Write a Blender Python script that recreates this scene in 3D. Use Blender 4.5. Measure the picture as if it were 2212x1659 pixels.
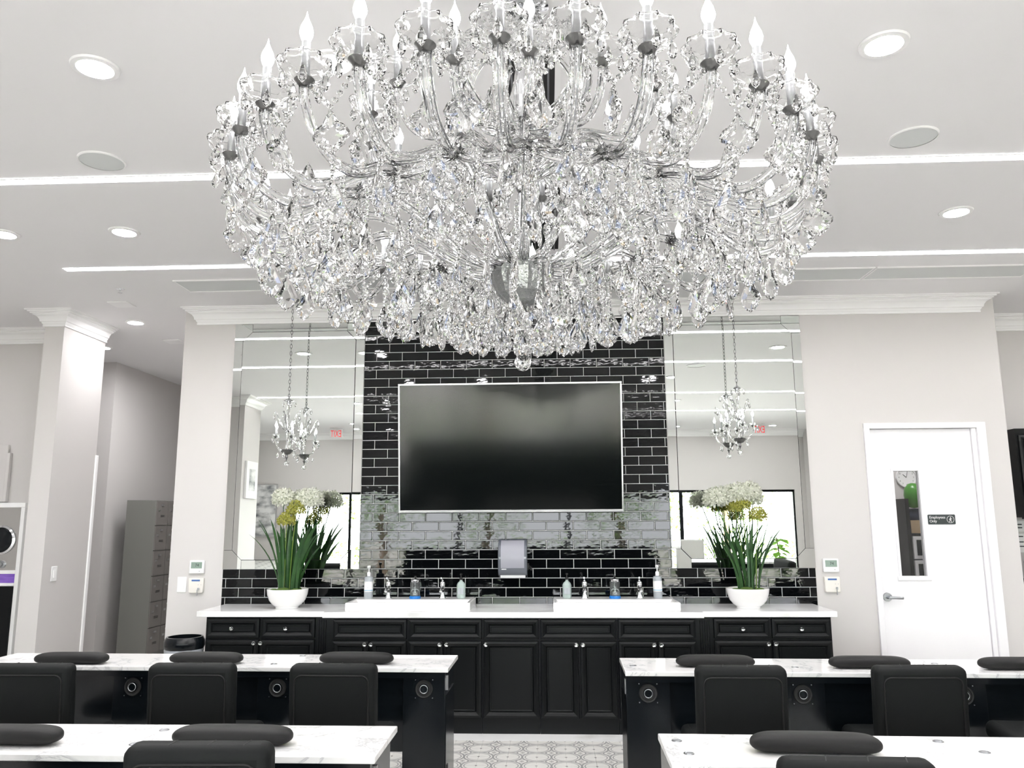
import bpy, bmesh, math, random
from mathutils import Vector, Matrix
PI = math.pi
R = random.Random(7)
SC = bpy.context.scene
COL = SC.collection
for o in list(bpy.data.objects):
    bpy.data.objects.remove(o)

# ------------------------------------------------------------------ camera
cam_d = bpy.data.cameras.new('camera')
cam = bpy.data.objects.new('camera', cam_d); COL.objects.link(cam)
cam_d.sensor_width = 36.0; cam_d.sensor_fit = 'HORIZONTAL'
cam_d.lens = 1719.63 / 2212 * 36.0
cam_d.clip_start = 0.05; cam_d.clip_end = 200
_pit, _yaw, _roll = 0.1692, 0.0453, -0.0052
_f = Vector((-math.sin(_yaw) * math.cos(_pit), math.cos(_yaw) * math.cos(_pit), math.sin(_pit)))
_r0 = Vector((math.cos(_yaw), math.sin(_yaw), 0)); _u0 = _r0.cross(_f)
_r = math.cos(_roll) * _r0 + math.sin(_roll) * _u0
_u = -math.sin(_roll) * _r0 + math.cos(_roll) * _u0
cam.matrix_world = Matrix(((_r.x, _u.x, -_f.x, 0.306), (_r.y, _u.y, -_f.y, 0.0), (_r.z, _u.z, -_f.z, 1.6), (0, 0, 0, 1)))
SC.camera = cam

# ------------------------------------------------------------------ world, sun, exposure
W = bpy.data.worlds.new('world'); SC.world = W; W.use_nodes = True
W.node_tree.nodes['Background'].inputs[0].default_value = (0.93, 0.96, 1.0, 1)
W.node_tree.nodes['Background'].inputs[1].default_value = 9.5
sun_d = bpy.data.lights.new('sun', 'SUN'); sun_d.energy = 70; sun_d.angle = 0.01; sun_d.color = (1, 0.96, 0.9)
sun = bpy.data.objects.new('sun', sun_d); COL.objects.link(sun); sun.location = (3, 20, 30)
sun.rotation_euler = (math.radians(-42), math.radians(14), 0)
for i, xc in enumerate((-3.45, 0.2, 3.85)):                     # sampling portals in the real window openings
    pd = bpy.data.lights.new('window_portal', 'AREA'); pd.shape = 'RECTANGLE'; pd.size = 3.6; pd.size_y = 2.1
    pd.cycles.is_portal = True
    po = bpy.data.objects.new('window_portal', pd); COL.objects.link(po)
    po.location = (xc, -3.58, 1.15); po.rotation_euler = (PI / 2, 0, 0)
SC.view_settings.view_transform = 'Standard'; SC.view_settings.look = 'None'
SC.view_settings.exposure = 0.74; SC.view_settings.gamma = 1.0; SC.view_settings.use_curve_mapping = False
SC.cycles.max_bounces = 14; SC.cycles.diffuse_bounces = 4; SC.cycles.glossy_bounces = 5
SC.cycles.transmission_bounces = 12; SC.cycles.transparent_max_bounces = 12
SC.cycles.caustics_reflective = False; SC.cycles.caustics_refractive = False
SC.cycles.sample_clamp_indirect = 6.0
SC.cycles.use_denoising = True

# ------------------------------------------------------------------ materials
def mat(name, col=(.8, .8, .8), rough=.5, metal=0.0, ior=1.5, trans=0.0, emit=None, estr=0.0, coat=0.0, film=0.0, spec=.5):
    m = bpy.data.materials.new(name); m.use_nodes = True
    b = m.node_tree.nodes['Principled BSDF']
    b.inputs['Base Color'].default_value = (*col, 1); b.inputs['Roughness'].default_value = rough
    b.inputs['Metallic'].default_value = metal; b.inputs['IOR'].default_value = ior
    b.inputs['Transmission Weight'].default_value = trans; b.inputs['Coat Weight'].default_value = coat
    b.inputs['Specular IOR Level'].default_value = spec
    if film: b.inputs['Thin Film Thickness'].default_value = film; b.inputs['Thin Film IOR'].default_value = 1.9
    if emit: b.inputs['Emission Color'].default_value = (*emit, 1); b.inputs['Emission Strength'].default_value = estr
    return m
def N(m, kind, **kw):
    n = m.node_tree.nodes.new(kind)
    for k, v in kw.items(): setattr(n, k, v)
    return n
def L(m, a, ai, b, bi): m.node_tree.links.new(a.outputs[ai], b.inputs[bi])
def bsdf(m): return m.node_tree.nodes['Principled BSDF']
def bump(m, scale, strength, dist=.002, detail=3, vec='Object', sc=(1, 1, 1)):
    tc = N(m, 'ShaderNodeTexCoord'); mp = N(m, 'ShaderNodeMapping'); mp.inputs['Scale'].default_value = sc
    nz = N(m, 'ShaderNodeTexNoise'); nz.inputs['Scale'].default_value = scale; nz.inputs['Detail'].default_value = detail
    bp = N(m, 'ShaderNodeBump'); bp.inputs['Strength'].default_value = strength; bp.inputs['Distance'].default_value = dist
    L(m, tc, vec, mp, 0); L(m, mp, 0, nz, 'Vector'); L(m, nz, 0, bp, 'Height'); L(m, bp, 0, bsdf(m), 'Normal')
def noisecol(m, c0, c1, scale, lo=.3, hi=.7, sc=(1, 1, 1), vec='Object', detail=6):
    tc = N(m, 'ShaderNodeTexCoord'); mp = N(m, 'ShaderNodeMapping'); mp.inputs['Scale'].default_value = sc
    nz = N(m, 'ShaderNodeTexNoise'); nz.inputs['Scale'].default_value = scale; nz.inputs['Detail'].default_value = detail
    cr = N(m, 'ShaderNodeValToRGB'); cr.color_ramp.elements[0].position = lo; cr.color_ramp.elements[1].position = hi
    cr.color_ramp.elements[0].color = (*c0, 1); cr.color_ramp.elements[1].color = (*c1, 1)
    L(m, tc, vec, mp, 0); L(m, mp, 0, nz, 'Vector'); L(m, nz, 0, cr, 0); L(m, cr, 0, bsdf(m), 'Base Color')

M = {}
M['wall'] = mat('wall_paint', (.60, .578, .568), .55); bump(M['wall'], 160, .12, .001)
M['ceil'] = mat('ceiling_paint', (.875, .865, .872), .7); bump(M['ceil'], 120, .08, .001)
M['trim'] = mat('white_trim_paint', (.93, .925, .925), .35)
M['door'] = mat('white_door_paint', (.86, .85, .87), .35)
M['slot'] = mat('access_panel_grey', (.68, .70, .695), .5)
M['black'] = mat('black_lacquer', (.004, .005, .0055), .34, spec=.22); bump(M['black'], 60, .06, .001)
M['laminate'] = mat('black_laminate', (.004, .006, .008), .20, spec=.4)
M['dark'] = mat('dark_void', (.012, .012, .012), .6)
M['quartz'] = mat('white_quartz', (.86, .86, .86), .08); noisecol(M['quartz'], (.62, .62, .60), (.88, .88, .88), 2.2, .28, .46)
M['ceramic'] = mat('white_ceramic', (.88, .87, .86), .12, coat=.4)
M['whiteplastic'] = mat('white_plastic', (.82, .82, .82), .35)
M['creamplastic'] = mat('cream_plastic', (.78, .75, .70), .4)
M['chrome'] = mat('chrome', (.82, .83, .85), .08, 1.0)
M['nickel'] = mat('brushed_nickel', (.42, .43, .45), .3, 1.0)
M['darkmetal'] = mat('antique_silver', (.20, .20, .20), .28, 1.0); bump(M['darkmetal'], 90, .6, .003)
M['silver'] = mat('silver_bezel', (.55, .55, .56), .28, 1.0)
M['steel'] = mat('stainless_steel', (.62, .62, .60), .22, 1.0); bump(M['steel'], 4, .25, .02)
M['screen'] = mat('tv_screen', (.002, .003, .003), .11, spec=.25)
M['mirror'] = mat('mirror_silver', (.90, .93, .90), .0, 1.0)
M['grout'] = mat('white_grout', (.66, .66, .65), .8)
M['tile'] = mat('black_glazed_tile', (.002, .0025, .003), .03, ior=1.5, spec=.36)
M['fabric'] = mat('black_chair_vinyl', (.0055, .0065, .0065), .62, spec=.18); bump(M['fabric'], 400, .35, .001)
M['cushion'] = mat('black_cushion_vinyl', (.011, .011, .011), .55, spec=.25); bump(M['cushion'], 350, .4, .001)
M['locker'] = mat('grey_locker_steel', (.20, .20, .185), .5); bump(M['locker'], 300, .2, .001)
M['lockerdoor'] = mat('brown_grey_locker_steel', (.20, .185, .175), .5)
M['glass'] = mat('crystal_glass', (1, 1, 1), .0, ior=1.55, trans=1.0)
M['glint_blue'] = mat('blue_glint_facet', (.50, .62, 1), .0, ior=1.55, trans=1.0)  # blue prismatic glint painted into the glass colour
M['glint_amber'] = mat('amber_glint_facet', (1, .74, .45), .0, ior=1.55, trans=1.0)  # warm dispersion sparkle, likewise put into the glass colour
M['bowl'] = mat('grey_cast_bowl', (.30, .31, .31), .25, .9); bump(M['bowl'], 40, .8, .01)
M['sleeve'] = mat('satin_silver_sleeve', (.52, .53, .55), .32, .6)
M['armglass'] = mat('arm_glass', (1, 1, 1), .0, ior=1.52, trans=1.0)
M['bottleglass'] = mat('bottle_glass', (.86, .95, .92), .03, ior=1.3, trans=1.0)
M['greyliquid'] = mat('translucent_grey_plastic', (.62, .66, .70), .3, trans=.4, ior=1.3)
M['soap'] = mat('pale_green_soap', (.66, .78, .74), .12, trans=.4, ior=1.3)
M['jarglass'] = mat('grey_jar_glass', (.84, .88, .88), .03, trans=.93, ior=1.3)
M['blue'] = mat('blue_plastic', (.01, .17, .55), .35)
M['smoke'] = mat('smoked_plastic', (.10, .11, .13), .12, spec=.7)
M['smoke_in'] = mat('grey_paper_roll_window', (.30, .30, .34), .35)
M['paper'] = mat('white_paper', (.85, .85, .84), .7)
M['bulb'] = mat('lamp_bulb', (1, 1, 1), .3, emit=(1, .98, .96), estr=12)
M['lens'] = mat('downlight_lens', (1, 1, 1), .3, emit=(1, .985, .99), estr=170)
M['strip'] = mat('linear_light_lens', (1, 1, 1), .3, emit=(1, .985, .985), estr=20)
M['leaf'] = mat('dark_green_leaf', (.02, .075, .022), .35); noisecol(M['leaf'], (.010, .045, .014), (.045, .13, .03), 9)
M['stemgreen'] = mat('pale_green_stem', (.16, .26, .05), .45)
M['moss'] = mat('green_moss', (.06, .11, .015), .9); bump(M['moss'], 60, 1, .01)
M['petal'] = mat('white_petal', (.78, .79, .70), .5)
M['petalgreen'] = mat('yellow_green_petal', (.42, .42, .08), .5)
M['plantleaf'] = mat('light_green_leaf', (.16, .36, .04), .4)
M['treeleaf'] = mat('tree_leaf', (.16, .30, .06), .6)
M['bark'] = mat('bark', (.12, .09, .06), .8)
M['asphalt'] = mat('pale_concrete', (.42, .41, .39), .9); noisecol(M['asphalt'], (.34, .33, .32), (.48, .47, .45), 1.5)
M['red'] = mat('red_lettering', (.75, .02, .03), .4, emit=(1, .03, .04), estr=.35)
M['redbox'] = mat('red_plastic', (.6, .04, .02), .4)
M['purple'] = mat('purple_plastic', (.22, .10, .55), .35); noisecol(M['purple'], (.16, .07, .45), (.30, .16, .62), 6, sc=(1, 1, 6))
M['lcd'] = mat('lcd_grey_green', (.24, .32, .27), .3)
M['ink'] = mat('dark_ink', (.03, .04, .04), .6)
M['inkblue'] = mat('blue_ink', (.05, .13, .35), .5)
M['white'] = mat('white_lettering', (.8, .8, .8), .5)
M['labelblue'] = mat('pale_blue_print', (.12, .36, .55), .5)
M['balloon'] = mat('green_rubber', (.05, .22, .02), .3)
M['navy'] = mat('navy_cloth', (.015, .02, .05), .8)
M['cardboard'] = mat('tan_cardboard', (.45, .33, .2), .8)
M['art'] = mat('grey_ink_painting', (.7, .7, .7), .5); noisecol(M['art'], (.15, .16, .17), (.8, .8, .8), 3.0, .34, .56, (1, 1, 2))
M['greychair'] = mat('pale_grey_fabric', (.50, .50, .48), .7)
M['wood'] = mat('light_oak', (.42, .27, .14), .4)
M['pane'] = bpy.data.materials.new('window_glass'); M['pane'].use_nodes = True
nt = M['pane'].node_tree; nt.nodes.clear()
_o = nt.nodes.new('ShaderNodeOutputMaterial'); _mx = nt.nodes.new('ShaderNodeMixShader'); _t = nt.nodes.new('ShaderNodeBsdfTransparent')
_g = nt.nodes.new('ShaderNodeBsdfGlossy'); _g.inputs['Roughness'].default_value = 0
_fr = nt.nodes.new('ShaderNodeFresnel'); _fr.inputs[0].default_value = 1.4
nt.links.new(_fr.outputs[0], _mx.inputs[0]); nt.links.new(_t.outputs[0], _mx.inputs[1]); nt.links.new(_g.outputs[0], _mx.inputs[2]); nt.links.new(_mx.outputs[0], _o.inputs[0])
def translucent(m, f):
    b = bsdf(m); out = [n for n in m.node_tree.nodes if n.type == 'OUTPUT_MATERIAL'][0]
    tr = N(m, 'ShaderNodeBsdfTranslucent'); mxs = N(m, 'ShaderNodeMixShader'); mxs.inputs[0].default_value = f
    if b.inputs['Base Color'].links: m.node_tree.links.new(b.inputs['Base Color'].links[0].from_socket, tr.inputs[0])
    else: tr.inputs[0].default_value = b.inputs['Base Color'].default_value
    L(m, b, 0, mxs, 1); L(m, tr, 0, mxs, 2); L(m, mxs, 0, out, 0)
for k, f in (('petal', .45), ('petalgreen', .45), ('plantleaf', .4), ('treeleaf', .4), ('leaf', .15)): translucent(M[k], f)
# marble: soft white with grey veins
m = M['marble'] = mat('white_marble', (.85, .85, .85), .07)
tc = N(m, 'ShaderNodeTexCoord'); n1 = N(m, 'ShaderNodeTexNoise'); n1.inputs['Scale'].default_value = 1.7; n1.inputs['Detail'].default_value = 8; n1.inputs['Roughness'].default_value = .62
n1.inputs['Distortion'].default_value = 1.6
cr = N(m, 'ShaderNodeValToRGB'); e = cr.color_ramp.elements
e[0].position = .40; e[0].color = (.86, .85, .84, 1); e[1].position = .60; e[1].color = (.86, .85, .84, 1)
x = e.new(.50); x.color = (.56, .56, .57, 1); x = e.new(.488); x.color = (.82, .82, .81, 1); x = e.new(.520); x.color = (.80, .80, .79, 1)
L(m, tc, 'Object', n1, 'Vector'); L(m, n1, 0, cr, 0); L(m, cr, 0, bsdf(m), 'Base Color')
# wavy hand-made glaze
bump(M['tile'], 9, .085, .006, 2, 'Object', (1, 1, 2.2))
# patterned cement floor tile, printed on the tile (world position, 0.2 m repeat)
m = M['floortile'] = mat('patterned_cement_tile', (.74, .73, .70), .45)
def MA(op, a, b=None, c=None):
    n = N(m, 'ShaderNodeMath', operation=op)
    for i, v in enumerate((a, b, c)):
        if v is None: continue
        if isinstance(v, (int, float)): n.inputs[i].default_value = v
        else: m.node_tree.links.new(v, n.inputs[i])
    return n.outputs[0]
gp = N(m, 'ShaderNodeNewGeometry'); sp = N(m, 'ShaderNodeSeparateXYZ'); L(m, gp, 'Position', sp, 0)
fx = MA('SUBTRACT', MA('FRACT', MA('DIVIDE', sp.outputs[0], .2)), .5); fy = MA('SUBTRACT', MA('FRACT', MA('DIVIDE', sp.outputs[1], .2)), .5)
ax = MA('ABSOLUTE', fx); ay = MA('ABSOLUTE', fy)
def dist(px, py): return MA('SQRT', MA('ADD', MA('POWER', MA('SUBTRACT', ax, px), 2), MA('POWER', MA('SUBTRACT', ay, py), 2)))
def near(v, r, w): return MA('LESS_THAN', MA('ABSOLUTE', MA('SUBTRACT', v, r)), w)
grey = MA('MAXIMUM', near(dist(.5, .5), .5, .030), near(dist(.5, .5), .40, .018))
grey = MA('MAXIMUM', grey, near(dist(0, 0), .19, .020))
dots = MA('MAXIMUM', MA('LESS_THAN', MA('ADD', MA('ABSOLUTE', MA('SUBTRACT', ax, .05)), ay), .035), MA('LESS_THAN', MA('ADD', ax, MA('ABSOLUTE', MA('SUBTRACT', ay, .05))), .035))
dots = MA('MAXIMUM', dots, MA('LESS_THAN', MA('ADD', MA('ABSOLUTE', MA('SUBTRACT', ax, .5)), MA('ABSOLUTE', MA('SUBTRACT', ay, .5))), .05))
mx = N(m, 'ShaderNodeMix', data_type='RGBA'); mx.inputs[6].default_value = (.70, .69, .66, 1); mx.inputs[7].default_value = (.27, .27, .27, 1)
m.node_tree.links.new(grey, mx.inputs[0])
mx2 = N(m, 'ShaderNodeMix', data_type='RGBA'); mx2.inputs[7].default_value = (.05, .05, .05, 1)
m.node_tree.links.new(dots, mx2.inputs[0]); m.node_tree.links.new(mx.outputs[2], mx2.inputs[6]); m.node_tree.links.new(mx2.outputs[2], bsdf(m).inputs['Base Color'])

# ------------------------------------------------------------------ mesh building
class MB:
    def __init__(s): s.v = []; s.f = []
    def add(s, vs, fs):
        o = len(s.v); s.v += [tuple(p) for p in vs]; s.f += [tuple(i + o for i in f) for f in fs]; return s
    def box(s, x0, x1, y0, y1, z0, z1):
        return s.add([(x0, y0, z0), (x1, y0, z0), (x1, y1, z0), (x0, y1, z0), (x0, y0, z1), (x1, y0, z1), (x1, y1, z1), (x0, y1, z1)],
                     [(0, 3, 2, 1), (4, 5, 6, 7), (0, 1, 5, 4), (1, 2, 6, 5), (2, 3, 7, 6), (3, 0, 4, 7)])
    def ring_loft(s, rings, cap0=True, cap1=True, closed=False):
        o = len(s.v); n = len(rings[0])
        for r in rings: s.v += [tuple(p) for p in r]
        k = len(rings)
        for i in range(k if closed else k - 1):
            for j in range(n):
                a = o + i * n + j; b = o + i * n + (j + 1) % n; c = o + ((i + 1) % k) * n + (j + 1) % n; d = o + ((i + 1) % k) * n + j
                s.f.append((a, b, c, d))
        if not closed:
            if cap0: s.f.append(tuple(o + j for j in reversed(range(n))))
            if cap1: s.f.append(tuple(o + (k - 1) * n + j for j in range(n)))
        return s
    def lathe(s, prof, n=24, c=(0, 0, 0), mod=None, caps=True):
        rings = []
        for (r, z) in prof:
            ring = []
            for j in range(n):
                a = 2 * PI * j / n; rr = r * (mod(a, r, z) if mod else 1)
                ring.append((c[0] + rr * math.cos(a), c[1] + rr * math.sin(a), c[2] + z))
            rings.append(ring)
        return s.ring_loft(rings, caps, caps)
    def tube(s, pts, r, n=8, lobe=0, lobed=0.0, closed=False, flat=None):
        pts = [Vector(p) for p in pts]; k = len(pts); rings = []
        up = Vector((0, 0, 1)); prev = None
        for i, p in enumerate(pts):
            if closed: t = pts[(i + 1) % k] - pts[i - 1]
            else: t = pts[min(i + 1, k - 1)] - pts[max(i - 1, 0)]
            t.normalize()
            if prev is None:
                ref = up if abs(t.dot(up)) < .9 else Vector((1, 0, 0))
                a = t.cross(ref).normalized()
            else:
                a = (prev - t * prev.dot(t)).normalized()
            prev = a; b = t.cross(a)
            rr = r[i] if isinstance(r, (list, tuple)) else r
            ring = []
            for j in range(n):
                th = 2 * PI * j / n; q = rr * (1 + lobed * math.cos(lobe * th)) if lobe else rr
                ca, cb = math.cos(th), math.sin(th)
                if flat: ca *= flat[0]; cb *= flat[1]
                ring.append(p + a * q * ca + b * q * cb)
            rings.append(ring)
        return s.ring_loft(rings, True, True, closed)
    def cyl(s, p0, p1, r0, r1=None, n=12): return s.tube([p0, p1], [r0, r0 if r1 is None else r1], n)
    def prism(s, poly, y0, y1):                                   # polygon in x,z extruded along y
        n = len(poly)
        vs = [(x, y0, z) for x, z in poly] + [(x, y1, z) for x, z in poly]
        fs = [tuple(range(n)), tuple(reversed(range(n, 2 * n)))] + [(j, j + n, (j + 1) % n + n, (j + 1) % n) for j in range(n)]
        return s.add(vs, fs)
    def stepped(s, x0, x1, z0, z1, y, steps, back):               # front facing -y: concentric rectangles (inset, outward); closed by a back at y=back
        rings = [[(x0, back, z0), (x1, back, z0), (x1, back, z1), (x0, back, z1)]]
        for ins, out in steps:
            rings.append([(x0 + ins, y - out, z0 + ins), (x1 - ins, y - out, z0 + ins), (x1 - ins, y - out, z1 - ins), (x0 + ins, y - out, z1 - ins)])
        return s.ring_loft(rings)
    def blob(s, c, r, sx=1, sy=1, sz=1, n=8, k=6):
        rings = []
        for i in range(1, k):
            t = PI * i / k
            rings.append([(c[0] + sx * r * math.sin(t) * math.cos(2 * PI * j / n), c[1] + sy * r * math.sin(t) * math.sin(2 * PI * j / n), c[2] - sz * r * math.cos(t)) for j in range(n)])
        return s.ring_loft(rings)
    def xf(s, mtx):
        s.v = [tuple(mtx @ Vector(p)) for p in s.v]; return s
    def join(s, o): return s.add(o.v, o.f)
    def mesh(s, name, material, smooth=None):
        me = bpy.data.meshes.new(name); me.from_pydata(s.v, [], s.f)
        bm = bmesh.new(); bm.from_mesh(me); bmesh.ops.recalc_face_normals(bm, faces=bm.faces); bm.to_mesh(me); bm.free()
        if material: me.materials.append(material)
        if smooth is not None:
            me.polygons.foreach_set('use_smooth', [True] * len(me.polygons))
            me.set_sharp_from_angle(angle=math.radians(smooth))
        me.update(); return me
    def build(s, name, material, parent=None, smooth=None, bevel=0, seg=2, world=False, loc=None, rot=None):
        if world and parent is not None:
            off = Vector((0, 0, 0)); p = parent
            while p is not None: off += p.location; p = p.parent
            s.v = [(a - off.x, b - off.y, c - off.z) for a, b, c in s.v]
        o = put(name, s.mesh(name, material, smooth if not bevel else 50), parent, loc, rot)
        if bevel:
            md = o.modifiers.new('bevel', 'BEVEL'); md.width = bevel; md.segments = seg; md.limit_method = 'ANGLE'; md.angle_limit = math.radians(40)
        return o
def put(name, me, parent=None, loc=None, rot=None):
    o = bpy.data.objects.new(name, me); COL.objects.link(o)
    if parent is not None: o.parent = parent
    if loc is not None: o.location = loc
    if rot is not None: o.rotation_euler = rot
    return o
def tag(o, label, cat, group=None, kind=None):
    o['label'] = label; o['category'] = cat
    if group: o['group'] = group
    if kind: o['kind'] = kind
    return o
def thing(name, label, cat, loc=(0, 0, 0), rz=0, group=None):
    o = bpy.data.objects.new(name, None); COL.objects.link(o); o.location = loc; o.rotation_euler = (0, 0, rz); o.empty_display_size = .1
    return tag(o, label, cat, group)
def struct(o, label=None):
    o['kind'] = 'structure'
    if label: o['label'] = label
    return o
def kids(o): return [c for c in bpy.data.objects if c.parent == o]
def dup(o, loc=None, rz=None, label=None, parent=None):
    cm = {}
    for c in list(bpy.data.objects):
        if c.parent: cm.setdefault(c.parent.name, []).append(c)
    def rec(a, par):
        b = a.copy(); COL.objects.link(b); b.parent = par
        for ch in cm.get(a.name, []): rec(ch, b)
        return b
    r = rec(o, parent)
    if loc is not None: r.location = loc
    if rz is not None: r.rotation_euler = (0, 0, rz)
    if label: r['label'] = label
    return r
def text(body, size, material, parent, loc, rot, name='lettering', ext=.0008, align='LEFT'):
    c = bpy.data.curves.new(name, 'FONT'); c.body = body; c.size = size; c.extrude = ext; c.align_x = align; c.materials.append(material)
    c.resolution_u = 3
    q = bpy.data.objects.new(name, c); COL.objects.link(q)
    bpy.context.view_layer.update()
    me = bpy.data.meshes.new_from_object(q.evaluated_get(bpy.context.evaluated_depsgraph_get()))
    bpy.data.objects.remove(q)
    return put(name, me, parent, loc, rot)
def spline(pts, n):
    P = [Vector(p) for p in pts]; out = []
    for i in range(len(P) - 1):
        p0 = P[max(i - 1, 0)]; p1 = P[i]; p2 = P[i + 1]; p3 = P[min(i + 2, len(P) - 1)]
        for k in range(n):
            t = k / n
            out.append(.5 * ((2 * p1) + (p2 - p0) * t + (2 * p0 - 5 * p1 + 4 * p2 - p3) * t * t + (3 * p1 - p0 - 3 * p2 + p3) * t ** 3))
    return out + [P[-1]]
exec_parts = True

# ================================================================== STRUCTURE
ZC = 3.53; YW = 7.0
struct(MB().box(-7, 7, -4, 12.4, -.2, -.008).build('floor', M['floortile']), 'pale patterned cement tile floor')
floor = bpy.data.objects['floor']
ft = MB().box(-.0992, .0992, -.0992, .0992, -.008, 0).mesh('floor_tile', M['floortile'])
for i in range(-6, 8):
    for j in range(15, 31):
        put('tile', ft, floor, (i * .2 + .1, j * .2 + .1, 0))
MB().box(-2.9, 2.9, 6.2, 6.46, -.008, .001).build('border_strip', M['quartz'], floor)
struct(MB().box(-7, 7, -4, 12.4, ZC, ZC + .2).build('ceiling', M['ceil']), 'flat pale ceiling')

# main feature wall block, and the walls round about
wb = struct(MB().box(-3.025, 3.075, YW, 7.12, 0, ZC).box(3.985, 4.245, YW, 7.12, 0, ZC).box(3.075, 3.985, YW, 7.12, 2.365, ZC)
            .box(-3.025, -2.9, 7.12, 12.2, 0, ZC).box(4.12, 4.245, 7.12, 7.76, 0, ZC).build('wall_back', M['wall']), 'pale greige feature wall behind the vanity')
struct(MB().box(-6.8, -4.33, 7.66, 7.8, 0, ZC).build('wall_back_left', M['wall']), 'pale wall behind the left stub wall')
struct(MB().box(-4.335, -4.15, 6.97, 7.66, 0, ZC).build('wall_stub', M['wall']), 'narrow stub wall with crown moulding left of the hall')
struct(MB().box(-6.8, -4.96, 9.33, 12.2, 0, ZC).build('wall_hall', M['wall']), 'hall wall behind the lockers')
struct(MB().box(-6.8, 4.2, 12.2, 12.4, 0, ZC).build('wall_hall_end', M['wall']), 'far end wall of the hall')
struct(MB().box(4.245, 6.8, 7.75, 7.9, 0, ZC).build('wall_back_right', M['wall']), 'pale wall behind the right end of the feature wall')
struct(MB().box(-7, -6.8, -4, 12.4, 0, ZC).build('wall_left', M['wall']), 'left side wall')
struct(MB().box(6.8, 7, -4, 12.4, 0, ZC).build('wall_right', M['wall']), 'right side wall')
struct(MB().box(-6.8, -4.4, 1.2, 1.9, 0, ZC).build('wall_pier', M['wall']), 'wall pier on the left, seen in the left mirror')
WX = [-5.35, -4.08, -1.70, .73, 3.17, 5.60]
struct(MB().box(-7, WX[0], -3.8, -3.6, 0, ZC).box(WX[-1], 7, -3.8, -3.6, 0, ZC).box(WX[0], WX[-1], -3.8, -3.6, 2.22, ZC)
       .box(WX[0], WX[-1], -3.8, -3.6, 0, .10).build('wall_front', M['wall']), 'street-side wall over the shop windows')
for i in range(5):
    x0, x1 = WX[i], WX[i + 1]; w = MB(); t = .035
    w.box(x0, x0 + t, -3.74, -3.66, .1, 2.22).box(x1 - t, x1, -3.74, -3.66, .1, 2.22).box(x0 + t, x1 - t, -3.74, -3.66, 2.17, 2.22).box(x0 + t, x1 - t, -3.74, -3.66, .1, .15)
    wo = struct(w.build('window_%d' % (i + 1), M['black']), 'black framed shop window, seen in the mirrors')
    MB().box(x0 + t, x1 - t, -3.705, -3.695, .15, 2.17).build('pane', M['pane'], wo)
# crown mouldings, swept profile with mitred corners
CP = [(0, -.145), (.014, -.145), (.016, -.132), (.010, -.130), (.022, -.112), (.024, -.104), (.034, -.100), (.038, -.080), (.052, -.058), (.078, -.044), (.080, -.036), (.096, -.034), (.094, -.026), (.112, -.022), (.112, -.012), (.128, -.011), (.130, 0), (0, 0)]
def crown(name, path, label, s=1.0):
    P = [Vector((x, y, 0)) for x, y in path]; rings = []
    for i, p in enumerate(P):
        d0 = (p - P[i - 1]).normalized() if i else None; d1 = (P[i + 1] - p).normalized() if i < len(P) - 1 else None
        n0 = Vector((d0.y, -d0.x, 0)) if d0 else None; n1 = Vector((d1.y, -d1.x, 0)) if d1 else None
        if n0 is None: mv = n1
        elif n1 is None: mv = n0
        else: mv = (n0 + n1) / (1 + n0.dot(n1))
        rings.append([(p.x + mv.x * o * s, p.y + mv.y * o * s, ZC + z * s) for o, z in CP])
    return struct(MB().ring_loft(rings).build(name, M['trim'], smooth=25), label)
crown('trim_1', [(-2.895, 7.005), (-2.895, 7.0), (4.11, 7.0), (4.11, 7.005)], 'white crown moulding over the vanity wall')
crown('trim_2', [(-4.335, 7.66), (-4.335, 6.97), (-4.15, 6.97), (-4.15, 7.66)], 'white crown moulding round the stub wall')
crown('trim_3', [(-6.8, 7.66), (-4.335, 7.66)], 'white crown moulding on the wall left of the stub')
crown('trim_4', [(4.245, 7.75), (6.8, 7.75)], 'white crown moulding on the wall beyond the door')
crown('trim_5', [(6.8, -3.6), (-6.8, -3.6)], 'white crown moulding over the shop windows')
crown('trim_6', [(-6.8, 1.2), (-4.4, 1.2), (-4.4, 1.9), (-6.8, 1.9)], 'white crown moulding round the left pier')
struct(MB().box(-4.160, -4.138, 7.645, 7.69, 0, 2.25).build('trim_7', M['trim'], bevel=.006), 'white door casing edge in the hall')

# door in the feature wall
dr = struct(MB().box(3.03, 3.079, 6.975, 7.12, 0, 2.41).box(3.983, 4.057, 6.975, 7.12, 0, 2.41).box(3.079, 3.983, 6.975, 7.12, 2.362, 2.41)
            .box(3.945, 3.983, 7.0, 7.12, 0, 2.362).build('door_1', M['door'], bevel=.004), 'white staff door with a narrow glass panel')
gx0, gx1, gz0, gz1 = 3.262, 3.470, 1.118, 1.998
lf = MB()
for a in ((3.083, gx0, .01, 2.358), (gx1, 3.942, .01, 2.358), (gx0, gx1, .01, gz0), (gx0, gx1, gz1, 2.358)):
    lf.box(a[0], a[1], 7.02, 7.065, a[2], a[3])
leaf = lf.build('door_leaf', M['door'], dr)
b = MB(); t = .022
b.box(gx0 - t, gx0, 7.008, 7.02, gz0 - t, gz1 + t).box(gx1, gx1 + t, 7.008, 7.02, gz0 - t, gz1 + t).box(gx0, gx1, 7.008, 7.02, gz1, gz1 + t).box(gx0 - .035, gx1 + .035, 7.006, 7.02, gz0 - .034, gz0)
b.build('glass_bead', M['door'], leaf, bevel=.003)
MB().box(gx0, gx1, 7.04, 7.046, gz0, gz1).build('pane', M['pane'], leaf)
h = MB().cyl((3.128, 7.02, .947), (3.128, 7.002, .947), .036, .034, 24).cyl((3.128, 7.004, .947), (3.128, 6.955, .947), .014, .013, 16)
h.tube(spline([(3.12, 6.955, .947), (3.16, 6.953, .947), (3.205, 6.953, .945), (3.236, 6.957, .944)], 4), [.012] * 12 + [.010], 10, flat=(.7, 1))
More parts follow.
